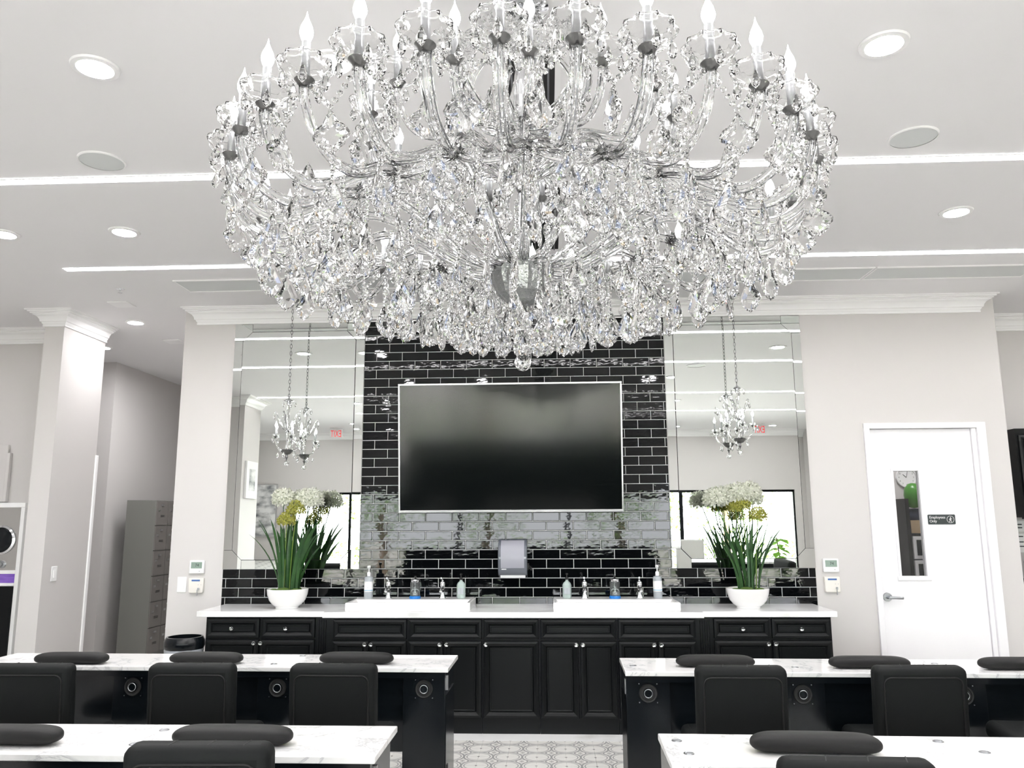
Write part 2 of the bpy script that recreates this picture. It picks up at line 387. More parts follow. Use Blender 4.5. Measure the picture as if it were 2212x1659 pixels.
h.build('lever_handle', M['nickel'], leaf, smooth=40)

# ---- backsplash: every glazed tile is a part of the wall
MB().box(-1.345, 1.345, 6.993, 7.0, .875, 3.385).box(-2.545, -1.345, 6.993, 7.0, .875, 1.19).box(1.345, 2.545, 6.993, 7.0, .875, 1.19).build('grout_bed', M['grout'], wb)
TW, TH, GR = .2325, .0795, .0055
tm = {}
def tilemesh(w):
    k = round(w, 3)
    if k not in tm:
        tm[k] = MB().stepped(-w / 2, w / 2, -(TH - GR) / 2, (TH - GR) / 2, 0, [(0, .003), (.004, .007)], 0.0).mesh('tile', M['tile'])
    return tm[k]
row = 0; z = 1.19 - 4 * TH
def lay(x0, x1, zc, off):
    k = math.floor((x0 - off) / TW)
    while True:
        a = off + k * TW; b_ = a + TW; k += 1
        if a >= x1 - .012: break
        a2, b2 = max(a, x0) + GR / 2, min(b_, x1) - GR / 2
        if b2 - a2 < .012: continue
        xc = (a2 + b2) / 2
        if zc > 1.75 and zc < 2.70 and a2 > -.93 and b2 < .88: continue          # hidden behind the television
        o = put('tile', tilemesh(b2 - a2), wb, (xc, 6.993, zc)); o.rotation_euler = (R.uniform(-.004, .004), 0, R.uniform(-.003, .003))
while z < 3.385 - .02:
    zc = z + TH / 2; off = .045 + (row % 2) * TW / 2
    if z < 1.18: lay(-2.545, 2.545, zc, off)
    else: lay(-1.345, 1.345, zc, off)
    z += TH; row += 1

# ---- outside, seen only in reflections
struct(MB().box(-30, 30, -40, -3.8, -.25, -.1).build('ground_outside', M['asphalt']), 'pale pavement outside the shop windows')
def tree(x, y, h, r, label):
    t = thing('street_tree', label, 'tree', (x, y, -.1), group='trees outside the shop windows')
    MB().tube(spline([(0, 0, 0), (.05, 0, h * .3), (0, .08, h * .62)], 4), [.14 - .009 * i for i in range(9)], 8).build('trunk', M['bark'], t, smooth=40)
    mb = MB()
    for _ in range(900):
        u = Vector((R.gauss(0, 1), R.gauss(0, 1), R.gauss(0, 1))).normalized() * r * R.random() ** .4
        c = Vector((0, 0, h * .68)) + Vector((u.x, u.y, u.z * .85)); a = R.uniform(0, 6.28); s = R.uniform(.07, .13); tl = R.uniform(-.8, .8)
        d = Vector((math.cos(a), math.sin(a), tl)).normalized() * s; e_ = d.cross(Vector((0, 0, 1))) * .55
        mb.add([c - d, c + e_, c + d, c - e_], [(0, 1, 2, 3)])
    f = mb.build('foliage', M['treeleaf'], t); f['kind'] = 'stuff'
tree(-4.6, -9.5, 3.6, 1.5, 'leafy tree outside, reflected at the left of the black tiles')
tree(-1.6, -10.5, 3.4, 1.4, 'leafy tree outside, reflected under the television')
tree(2.3, -10, 3.3, 1.3, 'leafy tree outside, reflected right of the towel dispenser')
tree(5.4, -9.8, 3.6, 1.5, 'leafy tree outside, reflected at the right of the black tiles')
hb = MB()
for _ in range(3800):
    c = Vector((R.uniform(-9, 9), R.uniform(-11.6, -10.8), R.uniform(-.05, 1.0))); a = R.uniform(0, 6.28); s = R.uniform(.06, .12)
    d = Vector((math.cos(a), math.sin(a), R.uniform(-.9, .9))).normalized() * s; e_ = d.cross(Vector((.1, 0, 1))) * .6
    hb.add([c - d, c + e_, c + d, c - e_], [(0, 1, 2, 3)])
tag(hb.build('hedge', M['treeleaf']), 'clipped green hedge across the street, seen in reflections', 'hedge', kind='stuff')

# ================================================================== CEILING FITTINGS
dl = None
def downlight(x, y, label, r=.10):
    global dl
    if dl is None:
        t = thing('downlight', label, 'ceiling light', (x, y, ZC), group='round recessed ceiling lights')
        MB().lathe([(r * .70, -.0), (r * .74, -.012), (r * .96, -.010), (r, -.001)], 32, caps=False).build('trim_ring', M['trim'], t, smooth=30)
        MB().lathe([(r * .72, -.006), (r * .5, -.008), (.001, -.009)], 32, caps=False).build('lens', M['lens'], t, smooth=40)
        dl = t; return t
    return dup(dl, (x, y, ZC), label=label)
for x, y, l in ((-1.62, 3.06, 'large round downlight at the upper left of the photo'), (1.71, 3.07, 'large round downlight at the upper right of the photo'),
                (-.59, 3.08, 'round downlight half hidden behind the left chandelier candles'),
                (-2.53, 4.99, 'round downlight between the two light lines on the left'), (2.93, 4.96, 'round downlight between the two light lines on the right'),
                (-3.36, 4.98, 'round downlight cut by the left edge of the photo'), (.63, 5.0, 'round downlight seen through the chandelier centre'),
                (-1.64, 4.96, 'round downlight behind the chandelier at its left side'),
                
                (-2.4, .9, 'downlight behind the camera, reflected high in the left mirror'), (2.4, .9, 'downlight behind the camera, reflected high in the right mirror'),
                (-1.0, -.9, 'downlight behind the camera, left of the middle'), (1.6, -.9, 'downlight behind the camera, right of the middle'),
                (-3.6, -1.8, 'downlight near the shop windows on the left'), (3.9, -1.8, 'downlight near the shop windows on the right')):
    downlight(x, y, l)
for x, y, l in ((-3.72, 7.41, 'small downlight over the hall entrance'), (-4.66, 8.5, 'small downlight deep in the hall beside the stub crown moulding')):
    o = downlight(x, y, l); o.scale = (.95, .95, .95)
for k, nm in enumerate(('first', 'second', 'third', 'fourth', 'fifth', 'sixth')): downlight(-5 + k * 2.0, -2.85, nm + ' added fill downlight from the left in the row along the shop windows')  # extra row added to brighten the street-side wall
downlight(5.4, 6.2, 'downlight before the black wall cabinet at far right')
downlight(-5.6, 6.3, 'downlight before the alcove at far left')
def linear(y, x0, x1, w, label):
    t = thing('linear_light', label, 'ceiling light', ((x0 + x1) / 2, y, ZC - .0012), group='white linear ceiling lights'); h = (x1 - x0) / 2
    MB().box(-h, h, -w / 2, w / 2, -.004, -.001).build('lens', M['strip'], t)
    MB().box(-h - .006, h + .006, w / 2, w / 2 + .006, -.006, -.001).box(-h - .006, h + .006, -w / 2 - .006, -w / 2, -.006, -.001).build('edge_trim', M['trim'], t)
linear(4.17, -6.6, 6.6, .062, 'long white light line nearest the chandelier, full width of the ceiling')
linear(5.76, -3.41, 6.6, .050, 'white light line nearer the vanity wall, ending at the left')
linear(1.7, -6.6, 6.6, .062, 'white light line above the camera, seen in the mirrors')
linear(-.4, -2.6, 6.6, .062, 'white light line behind the camera, seen in the mirrors')
for x, y, l in ((-2.09, 3.94, 'flat round white ceiling speaker left of the chandelier'), (2.20, 3.91, 'flat round white ceiling speaker right of the chandelier')):
    t = thing('ceiling_speaker', l, 'speaker', (x, y, ZC), group='round ceiling speakers')
    MB().lathe([(.12, 0), (.12, -.006), (.112, -.009)], 40, caps=False).build('rim', M['trim'], t, smooth=30)
    MB().lathe([(.112, -.006), (.06, -.0075), (.001, -.008)], 40, caps=False).build('grille', M['slot'], t, smooth=40)
for y0, y1, x0, l in ((3.05, 4.12, .135, 'black slatted air vent behind the chandelier stem, nearer one'), (4.36, 5.54, .175, 'black slatted air vent behind the chandelier, farther one')):
    t = thing('air_vent', l, 'vent', (x0 + .11, (y0 + y1) / 2, ZC), group='black slatted ceiling vents'); h = (y1 - y0) / 2
    MB().box(-.135, -.11, -h, h, -.012, 0).box(.11, .135, -h, h, -.012, 0).box(-.11, .11, -h, -h + .025, -.012, 0).box(-.11, .11, h - .025, h, -.012, 0).build('frame', M['trim'], t)
    MB().box(-.11, .11, -h + .025, h - .025, -.002, 0).build('backing', M['dark'], t)
    sl = MB().box(-.0045, .0045, -h + .025, h - .025, -.011, -.002).mesh('slat', M['nickel'])
    for k in range(7): put('slat', sl, t, (-.081 + k * .027, 0, 0))
# flush grey access panels in a white bead, along the vanity wall
for x0, x1, l in ((-2.72, -2.03, 'short flush grey ceiling panel at the left end of the row'), (-2.025, 2.87, 'long flush grey ceiling panel before the vanity wall'), (2.885, 4.15, 'flush grey ceiling panel at the right end of the row')):
    t = thing('ceiling_panel', l, 'panel', ((x0 + x1) / 2, 6.25, ZC), group='flush grey ceiling panels'); h = (x1 - x0) / 2
    MB().box(-h + .008, h - .008, -.15, .145, -.004, 0).build('panel', M['slot'], t)
    MB().box(-h, h, -.165, -.15, -.010, 0).box(-h, h, .145, .158, -.010, 0).box(-h, -h + .008, -.15, .145, -.007, 0).box(h - .008, h, -.15, .145, -.007, 0).build('bead', M['trim'], t)
def sprinkler(x, y, l):
    t = thing('sprinkler', l, 'sprinkler', (x, y, ZC), group='ceiling sprinklers'); t.scale = (.7, .7, .7)
    MB().lathe([(.001, -.004), (.045, -.006), (.05, 0)], 24).build('escutcheon', M['chrome'], t, smooth=40)
    MB().lathe([(.012, -.005), (.01, -.03), (.004, -.035), (.004, -.045), (.028, -.047), (.028, -.05), (.001, -.05)], 14).build('deflector', M['chrome'], t, smooth=40)
sprinkler(-3.27, 6.3, 'small chrome sprinkler in front of the hall ceiling')
sprinkler(-4.1, -.4, 'small chrome sprinkler behind the camera, seen in the left mirror')
for x, y, l in ((-3.50, 6.75, 'flat white ceiling plate just outside the hall'), (-3.73, 8.25, 'flat white ceiling plate inside the hall')):
    tag(MB().box(x - .09, x + .09, y - .09, y + .09, ZC - .012, ZC).build('ceiling_plate', M['trim'], bevel=.004), l, 'plate', 'square ceiling plates')
for x, l in ((-4.14, 'red exit sign reflected in the left mirror'), (4.62, 'red exit sign reflected in the right mirror behind the small chandelier')):
    t = thing('exit_sign', l, 'sign', (x, -2.5, ZC), group='exit signs')
    MB().box(-.14, .14, -.02, .02, -.215, -.035).build('housing', M['whiteplastic'], t, bevel=.006)
    MB().box(-.05, .05, -.03, .03, -.035, -.012).box(-.12, .12, -.05, .05, -.012, 0).build('mount', M['whiteplastic'], t)
    text('EXIT', .20, M['red'], t, (.118, .0205, -.196), (PI / 2, 0, PI), ext=.001).scale = (.56, 1, 1)

# ================================================================== VANITY WALL
knobme = MB().lathe([(.006, 0), (.006, .012)], 10)
def knob_mesh():
    a = MB().lathe([(.005, 0), (.005, .010), (.009, .012)], 10)
    b = MB().lathe([(.008, .011), (.0155, .018), (.0165, .024), (.012, .031), (.006, .034)], 8)
    a.xf(Matrix.Rotation(PI / 2, 4, 'X')); b.xf(Matrix.Rotation(PI / 2, 4, 'X'))
    return a.mesh('knob_stem', M['chrome']), b.mesh('knob', M['glass'])
KS, KC = knob_mesh()
def knob(parent, x, y, z):
    k = put('knob', KC, parent, (x, y, z)); put('knob_stem', KS, k); return k
PANEL = [(0, .0), (.004, .018), (.020, .022), (.036, .014), (.046, .004), (.050, .009), (.056, .009), (.060, .005)]
def cabinet(x0, x1, yf, label, drawers, doors, fill=None):
    t = thing('vanity_cabinet', label, 'cabinet', ((x0 + x1) / 2, 6.7, 0), group='black vanity cabinets')
    b = MB().box(x0, x1, yf, 6.99, .0, .853)
    b.build('body', M['black'], t, world=True)
    for a, c, ks in drawers:
        d = MB().stepped(a + .006, c - .006, .692, .842, yf, PANEL, yf + .004).build('drawer_front', M['black'], t, world=True)
        for kx in ks: knob(d, kx - t.location.x, yf - .006 - t.location.y, .764)
    for a, c, kx in doors:
        d = MB().stepped(a + .006, c - .006, .115, .680, yf, PANEL, yf + .004).build('door', M['black'], t, world=True)
        if kx is not None: knob(d, kx - t.location.x, yf - .022 - t.location.y, .656)
    if fill:
        f = MB().box(fill[0], fill[1], yf - .004, yf + .02, .1, .845)
        n = int((fill[1] - fill[0]) / .018)
        for k in range(n):
            xx = fill[0] + .01 + k * .018
            f.box(xx, xx + .010, yf - .012, yf - .004, .12, .83)
        f.build('fluted_filler', M['black'], t, world=True)
    return t
cabinet(-2.432, -1.446, 6.45, 'black cabinet at the left end with two knobbed drawers over two doors', [(-2.432, -1.99, (-2.219,)), (-1.99, -1.545, (-1.784,))], [(-2.432, -1.99, -2.030), (-1.99, -1.545, -1.975)], (-1.54, -1.446))
cabinet(-1.444, -.806, 6.39, 'black cabinet under the left part of the left sink', [(-1.40, -.806, ())], [(-1.40, -1.10, -1.135), (-1.10, -.806, -1.085)])
cabinet(-.804, -.222, 6.39, 'black cabinet under the right part of the left sink', [(-.804, -.222, ())], [(-.804, -.522, -.55), (-.522, -.222, -.497)])
cabinet(-.220, .218, 6.39, 'narrow black cabinet with one door between the two sinks', [(-.22, .218, ())], [(-.22, .218, -.193)])
cabinet(.220, .815, 6.39, 'black cabinet under the left part of the right sink', [(.22, .815, ())], [(.22, .524, .498), (.524, .815, .550)])
cabinet(.817, 1.446, 6.39, 'black cabinet under the right part of the right sink', [(.817, 1.42, ())], [(.817, 1.118, 1.090), (1.118, 1.42, 1.145)])
cabinet(1.448, 2.46, 6.45, 'black cabinet at the right end with two knobbed drawers over two doors', [(1.556, 1.997, (1.783,)), (1.997, 2.46, (2.229,))], [(1.556, 1.997, 1.968), (1.997, 2.46, 2.022)], (1.45, 1.55))
MB().add([(-2.50, 6.41, .854), (-1.474, 6.41, .854), (-1.474, 6.35, .854), (1.478, 6.35, .854), (1.478, 6.41, .854), (2.50, 6.41, .854), (2.50, 6.985, .854), (-2.50, 6.985, .854)] +
         [(-2.50, 6.41, .897), (-1.474, 6.41, .897), (-1.474, 6.35, .897), (1.478, 6.35, .897), (1.478, 6.41, .897), (2.50, 6.41, .897), (2.50, 6.985, .897), (-2.50, 6.985, .897)],
         [tuple(range(8)), tuple(range(8, 16))] + [(i, (i + 1) % 8, (i + 1) % 8 + 8, i + 8) for i in range(8)]).build('worktop', M['quartz'], bevel=.003)
tag(bpy.data.objects['worktop'], 'long white polished stone worktop over the black cabinets', 'worktop')
def sink(x0, x1, l):
    t = thing('vessel_sink', l, 'sink', ((x0 + x1) / 2, 6.66, .897), group='rectangular vessel sinks')
    def rc(a, b, c, d, z): return [(a, c, z), (b, c, z), (b, d, z), (a, d, z)]
    y0, y1 = 6.40, 6.90; z0, z1 = .8975, .964
    MB().ring_loft([rc(x0 + .001, x1 - .001, y0, y1, z0), rc(x0, x1, y0, y1, z1 - .006), rc(x0 + .004, x1 - .004, y0 + .004, y1 - .004, z1), rc(x0 + .025, x1 - .025, y0 + .025, y1 - .23, z1),
                    rc(x0 + .035, x1 - .035, y0 + .035, y1 - .24, z1 - .01), rc(x0 + .06, x1 - .06, y0 + .05, y1 - .25, z0 + .012)]).build('basin', M['ceramic'], t, world=True, bevel=.004)
    xc = (x0 + x1) / 2
    MB().lathe([(.001, .002), (.022, .002), (.024, 0)], 18, (xc, 6.53, z0 + .0125)).build('drain', M['chrome'], t, smooth=40, world=True)
sink(-1.309, -.321, 'left rectangular white vessel sink on the worktop'); sink(.328, 1.312, 'right rectangular white vessel sink on the worktop')
DZ = .9645
def faucet(x, l):
    t = thing('faucet', l, 'faucet', (x, 6.72, DZ), group='crystal and chrome faucets')
    MB().lathe([(.028, 0), (.029, .006), (.022, .020), (.016, .040), (.013, .052)], 20).build('base', M['chrome'], t, smooth=35)
    MB().lathe([(.012, .050), (.020, .058), (.020, .066), (.012, .074), (.018, .084), (.020, .094), (.018, .104)], 10).build('crystal_stem', M['glass'], t)
    MB().lathe([(.017, .102), (.022, .108), (.022, .128), (.019, .134), (.010, .140), (.008, .148)], 20).build('body', M['chrome'], t, smooth=35)
    MB().tube(spline([(0, -.005, .086), (0, -.05, .090), (0, -.09, .084), (0, -.112, .066)], 5), [.012] * 16, 12).build('spout', M['chrome'], t, smooth=40)
    lv = MB().tube([(0, 0, .146), (0, -.02, .160), (-.004, -.05, .168)], [.006, .005, .007], 8).build('lever', M['chrome'], t, smooth=40)
    MB().blob((-.004, -.052, .168), .009, n=8, k=5).build('lever_knob', M['glass'], lv)
    return t
f0 = faucet(-1.03, 'faucet between the left hand pump bottle and left blue-based jar')
dup(f0, (-.581, 6.72, DZ), label='faucet between the left blue-based jar and left glass soap bottle')
dup(f0, (.587, 6.72, DZ), label='faucet between the right glass soap bottle and right blue-based jar')
dup(f0, (1.033, 6.72, DZ), label='faucet between the right blue-based jar and right pump bottle')
def pump(x, l):
    t = thing('pump_bottle', l, 'bottle', (x, 6.76, DZ), group='tall sanitizer pump bottles')
    MB().lathe([(.034, 0), (.036, .004), (.036, .165), (.033, .172), (.014, .178), (.013, .182)], 28).build('bottle', M['greyliquid'], t, smooth=40)
    lb = MB().lathe([(.0365, .055), (.0365, .138)], 28, caps=False).build('label', M['paper'], t, smooth=40)
    MB().lathe([(.0368, .064), (.0368, .069)], 28, caps=False).build('label_stripe', M['labelblue'], lb, smooth=40)
    MB().blob((0, -.0366, .088), .004, 1, .1, 1).build('label_emblem', M['nickel'], lb)
    c = MB().lathe([(.015, .18), (.015, .205), (.012, .212), (.005, .214), (.005, .245)], 18).build('pump_collar', M['whiteplastic'], t, smooth=40)
    MB().lathe([(.012, .245), (.014, .250), (.014, .262), (.010, .266)], 16).tube([(0, 0, .256), (0, -.025, .257), (0, -.045, .250)], [.006, .006, .004], 8).build('pump_head', M['whiteplastic'], c, smooth=40)
    return t
p0 = pump(-1.205, 'tall sanitizer pump bottle at the left end of the left sink'); dup(p0, (1.186, 6.76, DZ), label='tall sanitizer pump bottle at the right end of the right sink')
def jar(x, l):
    t = thing('disinfectant_jar', l, 'jar', (x, 6.74, DZ), group='blue-based disinfectant jars')
    MB().lathe([(.046, 0), (.047, .004), (.045, .018), (.040, .022)], 28).build('base', M['blue'], t, smooth=40)
    MB().lathe([(.038, .020), (.041, .026), (.041, .128), (.037, .136), (.035, .136), (.038, .127), (.038, .028), (.034, .024)], 28).build('glass_jar', M['jarglass'], t, smooth=40)
    MB().lathe([(.024, .027), (.026, .032), (.026, .052), (.020, .056)], 18).cyl((0, 0, .05), (0, 0, .14), .003).build('lift_tray', M['chrome'], t, smooth=40)
    c = MB().lathe([(.038, .134), (.039, .138), (.038, .152), (.028, .160), (.010, .163)], 26).build('lid', M['chrome'], t, smooth=40)
    MB().blob((0, 0, .172), .011).build('lid_knob', M['dark'], c, smooth=60)
    return t
j0 = jar(-.811, 'glass disinfectant jar with blue base on the left sink'); dup(j0, (.835, 6.74, DZ), label='glass disinfectant jar with blue base on the right sink')
def soap(x, l):
    t = thing('soap_bottle', l, 'bottle', (x, 6.76, DZ), group='clear glass soap bottles')
    MB().lathe([(.034, 0), (.037, .005), (.037, .105), (.030, .122), (.013, .138), (.012, .148)], 8).build('bottle', M['soap'], t, bevel=.003)
    MB().lathe([(.012, .132), (.004, .134), (.003, .02)], 10, caps=False).build('dip_tube', M['whiteplastic'], t, smooth=40)
    c = MB().lathe([(.014, .148), (.014, .164), (.005, .168), (.005, .188)], 14).build('pump_collar', M['dark'], t, smooth=40)
    MB().lathe([(.011, .188), (.011, .198), (.006, .200)], 12).tube([(0, 0, .194), (0, -.04, .192)], .005, 8).build('pump_head', M['dark'], c, smooth=40)
    MB().box(-.024, .024, -.0362, -.0352, .035, .085).build('printed_label', M['greyliquid'], t)
    return t
s0 = soap(-.432, 'clear soap bottle with black pump at the right end of the left sink'); dup(s0, (.444, 6.76, DZ), label='clear soap bottle with black pump at the left end of the right sink')

# towel dispenser
t = thing('towel_dispenser', 'smoked plastic paper towel dispenser on the black tiles below the television', 'dispenser', (-.006, 6.985, 1.12))
pr = spline([(0, -.05, .0), (0, -.155, .03), (0, -.19, .10), (0, -.195, .19), (0, -.165, .27), (0, -.09, .315), (0, -.01, .32)], 5)
b = MB().ring_loft([[(sx * .122, p.y, p.z) for p in pr] + [(sx * .122, 0, .32), (sx * .122, 0, 0)] for sx in (-1, 1)])
b.build('cover', M['smoke'], t, bevel=.008)
pw = pr[9:25]
MB().ring_loft([[(sx, p.y - .001, p.z) for p in pw] + [(sx, p.y + .004, p.z) for p in reversed(pw)] for sx in (-.098, .098)]).build('window', M['smoke_in'], t, smooth=40)
MB().add([(-.105, -.13, .0), (.105, -.13, .0), (.105, -.15, .042), (-.105, -.15, .042), (-.105, -.06, .0), (.105, -.06, .0), (.105, -.06, .045), (-.105, -.06, .045)], [(0, 1, 2, 3), (4, 7, 6, 5), (0, 4, 5, 1), (3, 2, 6, 7), (0, 3, 7, 4), (1, 5, 6, 2)]).build('paper_chute', M['whiteplastic'], t, bevel=.004)
MB().cyl((.122, -.08, .09), (.135, -.08, .09), .028).tube([(.135, -.08, .09), (.152, -.12, .08), (.155, -.15, .07)], [.012, .010, .008], 8).build('crank_lever', M['dark'], t, smooth=40)
MB().box(-.092, -.052, -.189, -.184, .072, .078).build('maker_badge', M['white'], t)

# television
t = TV = thing('television', 'large wall mounted flat television with silver bezel, switched off', 'television', (-.025, 6.90, 1.666))
MB().box(-.99, .94, 6.905, 6.93, 1.667, 2.777).build('back_case', M['dark'], t, world=True)
f = MB(); t1 = .016
f.box(-.991, .941, 6.885, 6.906, 2.777 - t1, 2.778).box(-.991, .941, 6.885, 6.906, 1.666, 1.666 + t1 + .006).box(-.991, -.991 + t1, 6.885, 6.906, 1.666 + t1 + .006, 2.777 - t1).box(.941 - t1, .941, 6.885, 6.906, 1.666 + t1 + .006, 2.777 - t1)
f.build('bezel', M['silver'], t, world=True, bevel=.003)
MB().box(-.976, .926, 6.893, 6.904, 1.688, 2.762).build('screen', M['screen'], t, world=True)

TV.location.y = 6.905; TV.rotation_euler = (math.radians(7.0), 0, 0)       # tilted forward on its bracket
MB().add([(-.55, 6.925, 1.80), (.5, 6.925, 1.80), (.5, 6.925, 2.55), (-.55, 6.925, 2.55), (-.55, 6.992, 1.80), (.5, 6.992, 1.80), (.5, 7.085, 2.55), (-.55, 7.085, 2.55)], [(0, 1, 2, 3), (7, 6, 5, 4), (0, 4, 5, 1), (1, 5, 6, 2), (2, 6, 7, 3), (3, 7, 4, 0)]).build('wall_bracket', M['dark'], TV, world=True)

# cut-edge mirrors
def wall_mirror(x0, x1, l):
    z0, z1 = 1.19, 3.383; xc = (x0 + x1) / 2
    t = thing('wall_mirror', l, 'mirror', (xc, 6.99, z0), group='tall frameless wall mirrors'); y = 6.992; B = .078; Cn = .085
    def sub(poly, tilt=None, name='mirror_strip', th=.006):
        mb = MB().prism(poly, y - th, y); o = mb.build(name, M['mirror'], t, world=True)
        return o
    MB().box(x0 + .004, x1 - .004, y - .0008, y, z0 + .004, z1 - .004).build('backing', M['dark'], t, world=True)
    i0, i1, k0, k1 = x0 + B, x1 - B, z0 + B, z1 - B; g = .0026; y = y - .0012
    sub([(i0 + Cn, k0 + g), (i1 - Cn, k0 + g), (i1 - g, k0 + Cn), (i1 - g, k1 - Cn), (i1 - Cn, k1 - g), (i0 + Cn, k1 - g), (i0 + g, k1 - Cn), (i0 + g, k0 + Cn)], name='mirror_panel', th=.012)
    def bevelled(poly_out, poly_in, name):                          # strip whose inner edge stands proud: a real bevel
        n = len(poly_out); 
        mb = MB().add([(p[0], y - .0035, p[1]) for p in poly_out] + [(p[0], y - .0065, p[1]) for p in poly_in] + [(p[0], y, p[1]) for p in poly_out] + [(p[0], y, p[1]) for p in poly_in],
                      [(0, 1, 3, 2), (4, 6, 7, 5), (0, 4, 5, 1), (2, 3, 7, 6), (0, 2, 6, 4), (1, 5, 7, 3)])
        mb.build(name, M['mirror'], t, world=True)
    bevelled([(i0 + Cn, z1), (i1 - Cn, z1)], [(i0 + Cn, k1 + g), (i1 - Cn, k1 + g)], 'mirror_strip')
    bevelled([(i0 + Cn, z0), (i1 - Cn, z0)], [(i0 + Cn, k0 - g), (i1 - Cn, k0 - g)], 'mirror_strip')
    bevelled([(x0, k0 + Cn), (x0, k1 - Cn)], [(i0 - g, k0 + Cn), (i0 - g, k1 - Cn)], 'mirror_strip')
    bevelled([(x1, k0 + Cn), (x1, k1 - Cn)], [(i1 + g, k0 + Cn), (i1 + g, k1 - Cn)], 'mirror_strip')
    for sx, xe, xi in ((1, x0, i0), (-1, x1, i1)):
        for sz, ze, zi in ((1, z0, k0), (-1, z1, k1)):
            sub([(xe, ze), (xi + sx * (Cn - g), ze), (xi + sx * (Cn - g), zi - sz * g), (xi - sx * g, zi + sz * (Cn - g)), (xe, zi + sz * (Cn - g))], name='mirror_corner', th=.005)
wall_mirror(-2.545, -1.347, 'tall frameless mirror with cut corner borders on the wall left of the television'); wall_mirror(1.347, 2.545, 'tall frameless mirror with cut corner borders on the wall right of the television')

# wall fittings
def thermostat(x, digits, l):
    t = thing('thermostat', l, 'thermostat', (x, 7.0, 1.21), group='white thermostats')
    MB().box(-.066, .066, -.025, 0, -.056, .056).build('housing', M['whiteplastic'], t, bevel=.006)
    s = MB().box(-.048, .048, -.027, -.025, -.012, .042).build('display', M['lcd'], t)
    MB().box(.022, .034, -.0265, -.025, -.038, -.032).build('button', M['nickel'], t)
    text(digits, .034, M['ink'], s, (-.012, -.0275, .004), (PI / 2, 0, 0), 'digits', .0002)
thermostat(-2.772, '74', 'white thermostat with grey screen on the wall left of the vanity'); thermostat(2.670, '74', 'white thermostat with grey screen on the wall right of the vanity')
def lockbox(x, l):
    t = thing('thermostat_lock', l, 'control box', (x, 7.0, 1.055), group='cream key locked control boxes')
    MB().prism([(-.064, -.060), (-.05, -.066), (.05, -.066), (.064, -.060), (.066, .062), (-.066, .062)], -.03, 0).build('housing', M['creamplastic'], t, bevel=.006)
    MB().box(-.038, .036, -.0306, -.030, .034, .048).build('printed_strip', M['inkblue'], t)
    c = MB().cyl((.030, -.03, -.030), (.030, -.04, -.030), .010, .009, 16).build('key_lock', M['chrome'], t, smooth=40)
    MB().box(.027, .033, -.058, -.04, -.040, -.020).box(.024, .027, -.060, -.045, -.085, -.035).build('key', M['nickel'], c)
    for dx in (.022, .046): MB().blob((dx, -.030, .004), .003, n=6, k=4).build('indicator', M['nickel'], t)
lockbox(-2.768, 'cream control box with a key in it, under the left thermostat'); lockbox(2.670, 'cream control box with a key in it, under the right thermostat')
def switch(x, y, z, rz, l):
    t = thing('light_switch', l, 'switch', (x, y, z), rz, group='white rocker switches')
    MB().box(-.041, .041, -.007, 0, -.066, .066).build('plate', M['whiteplastic'], t, bevel=.003)
    MB().box(-.017, .017, -.011, -.006, -.034, .034).build('rocker', M['trim'], t, bevel=.002)
switch(-2.902, 7.0, 1.06, 0, 'white rocker switch beside the left cream control box'); switch(-4.15, 7.14, 1.145, PI / 2, 'white rocker switch on the side of the stub wall')
# door sign
t = thing('door_sign', 'black sign reading Employees Only on the white door', 'sign', (3.633, 7.02, 1.586))
MB().prism([(-.113, -.036), (-.107, -.041), (.107, -.041), (.113, -.036), (.113, .036), (.107, .041), (-.107, .041), (-.113, .036)], -.006, 0).build('plate', M['ink'], t)
text('Employees', .031, M['white'], t, (-.103, -.0062, .008), (PI / 2, 0, 0)); text('Only', .031, M['white'], t, (-.103, -.0062, -.024), (PI / 2, 0, 0))
MB().tube([(.072 + .029 * math.cos(a * PI / 12), -.007, .029 * math.sin(a * PI / 12)) for a in range(24)], .0016, 6, closed=True).build('ring', M['white'], t)
MB().blob((.074, -.007, .017), .0045, 1, .3, 1).tube([(.073, -.007, .011), (.071, -.007, -.003)], .0035, 6).tube([(.071, -.007, -.003), (.078, -.007, -.012), (.077, -.007, -.023)], .0022, 6).tube([(.071, -.007, -.003), (.067, -.007, -.013), (.060, -.007, -.021)], .0022, 6)\
    .tube([(.073, -.007, .009), (.081, -.007, .002), (.085, -.007, .006)], .0018, 6).tube([(.073, -.007, .009), (.064, -.007, .003), (.062, -.007, -.005)], .0018, 6).build('walking_figure', M['white'], t)

# ================================================================== MANICURE TABLES, CHAIRS, CUSHIONS
def vent_meshes():
    ring = MB().lathe([(.046, 0), (.052, .004), (.048, .010), (.040, .008), (.038, .002), (.031, .002), (.031, .006), (.028, .006), (.028, .001)], 32, caps=False)
    hub = MB().lathe([(.027, .001), (.026, .012), (.017, .013), (.016, .009), (.001, .009)], 28, caps=False)
    plate = MB().box(-.058, .058, -.058, .058, 0, .0025)
    out = []
    for b, mm in ((ring, M['dark']), (hub, M['laminate']), (plate, M['laminate'])):
        b.xf(Matrix.Rotation(PI / 2, 4, 'X')); out.append(b.mesh('fan', mm, 35))
    g = MB().lathe([(.0225, .0125), (.0245, .0145), (.0225, .0155), (.0205, .0145)], 28, caps=False).xf(Matrix.Rotation(PI / 2, 4, 'X')).mesh('fan_glint_ring', M['nickel'], 40)
    sc = MB().cyl((0, 0, 0), (0, 0, .003), .003, n=8).xf(Matrix.Rotation(PI / 2, 4, 'X')).mesh('screw', M['nickel'])
    return out + [g, sc]
VENT = vent_meshes()
grom = MB().lathe([(.001, .002), (.012, .002), (.014, .004), (.019, .003), (.020, 0)], 20).mesh('cable_grommet', M['nickel'], 40)
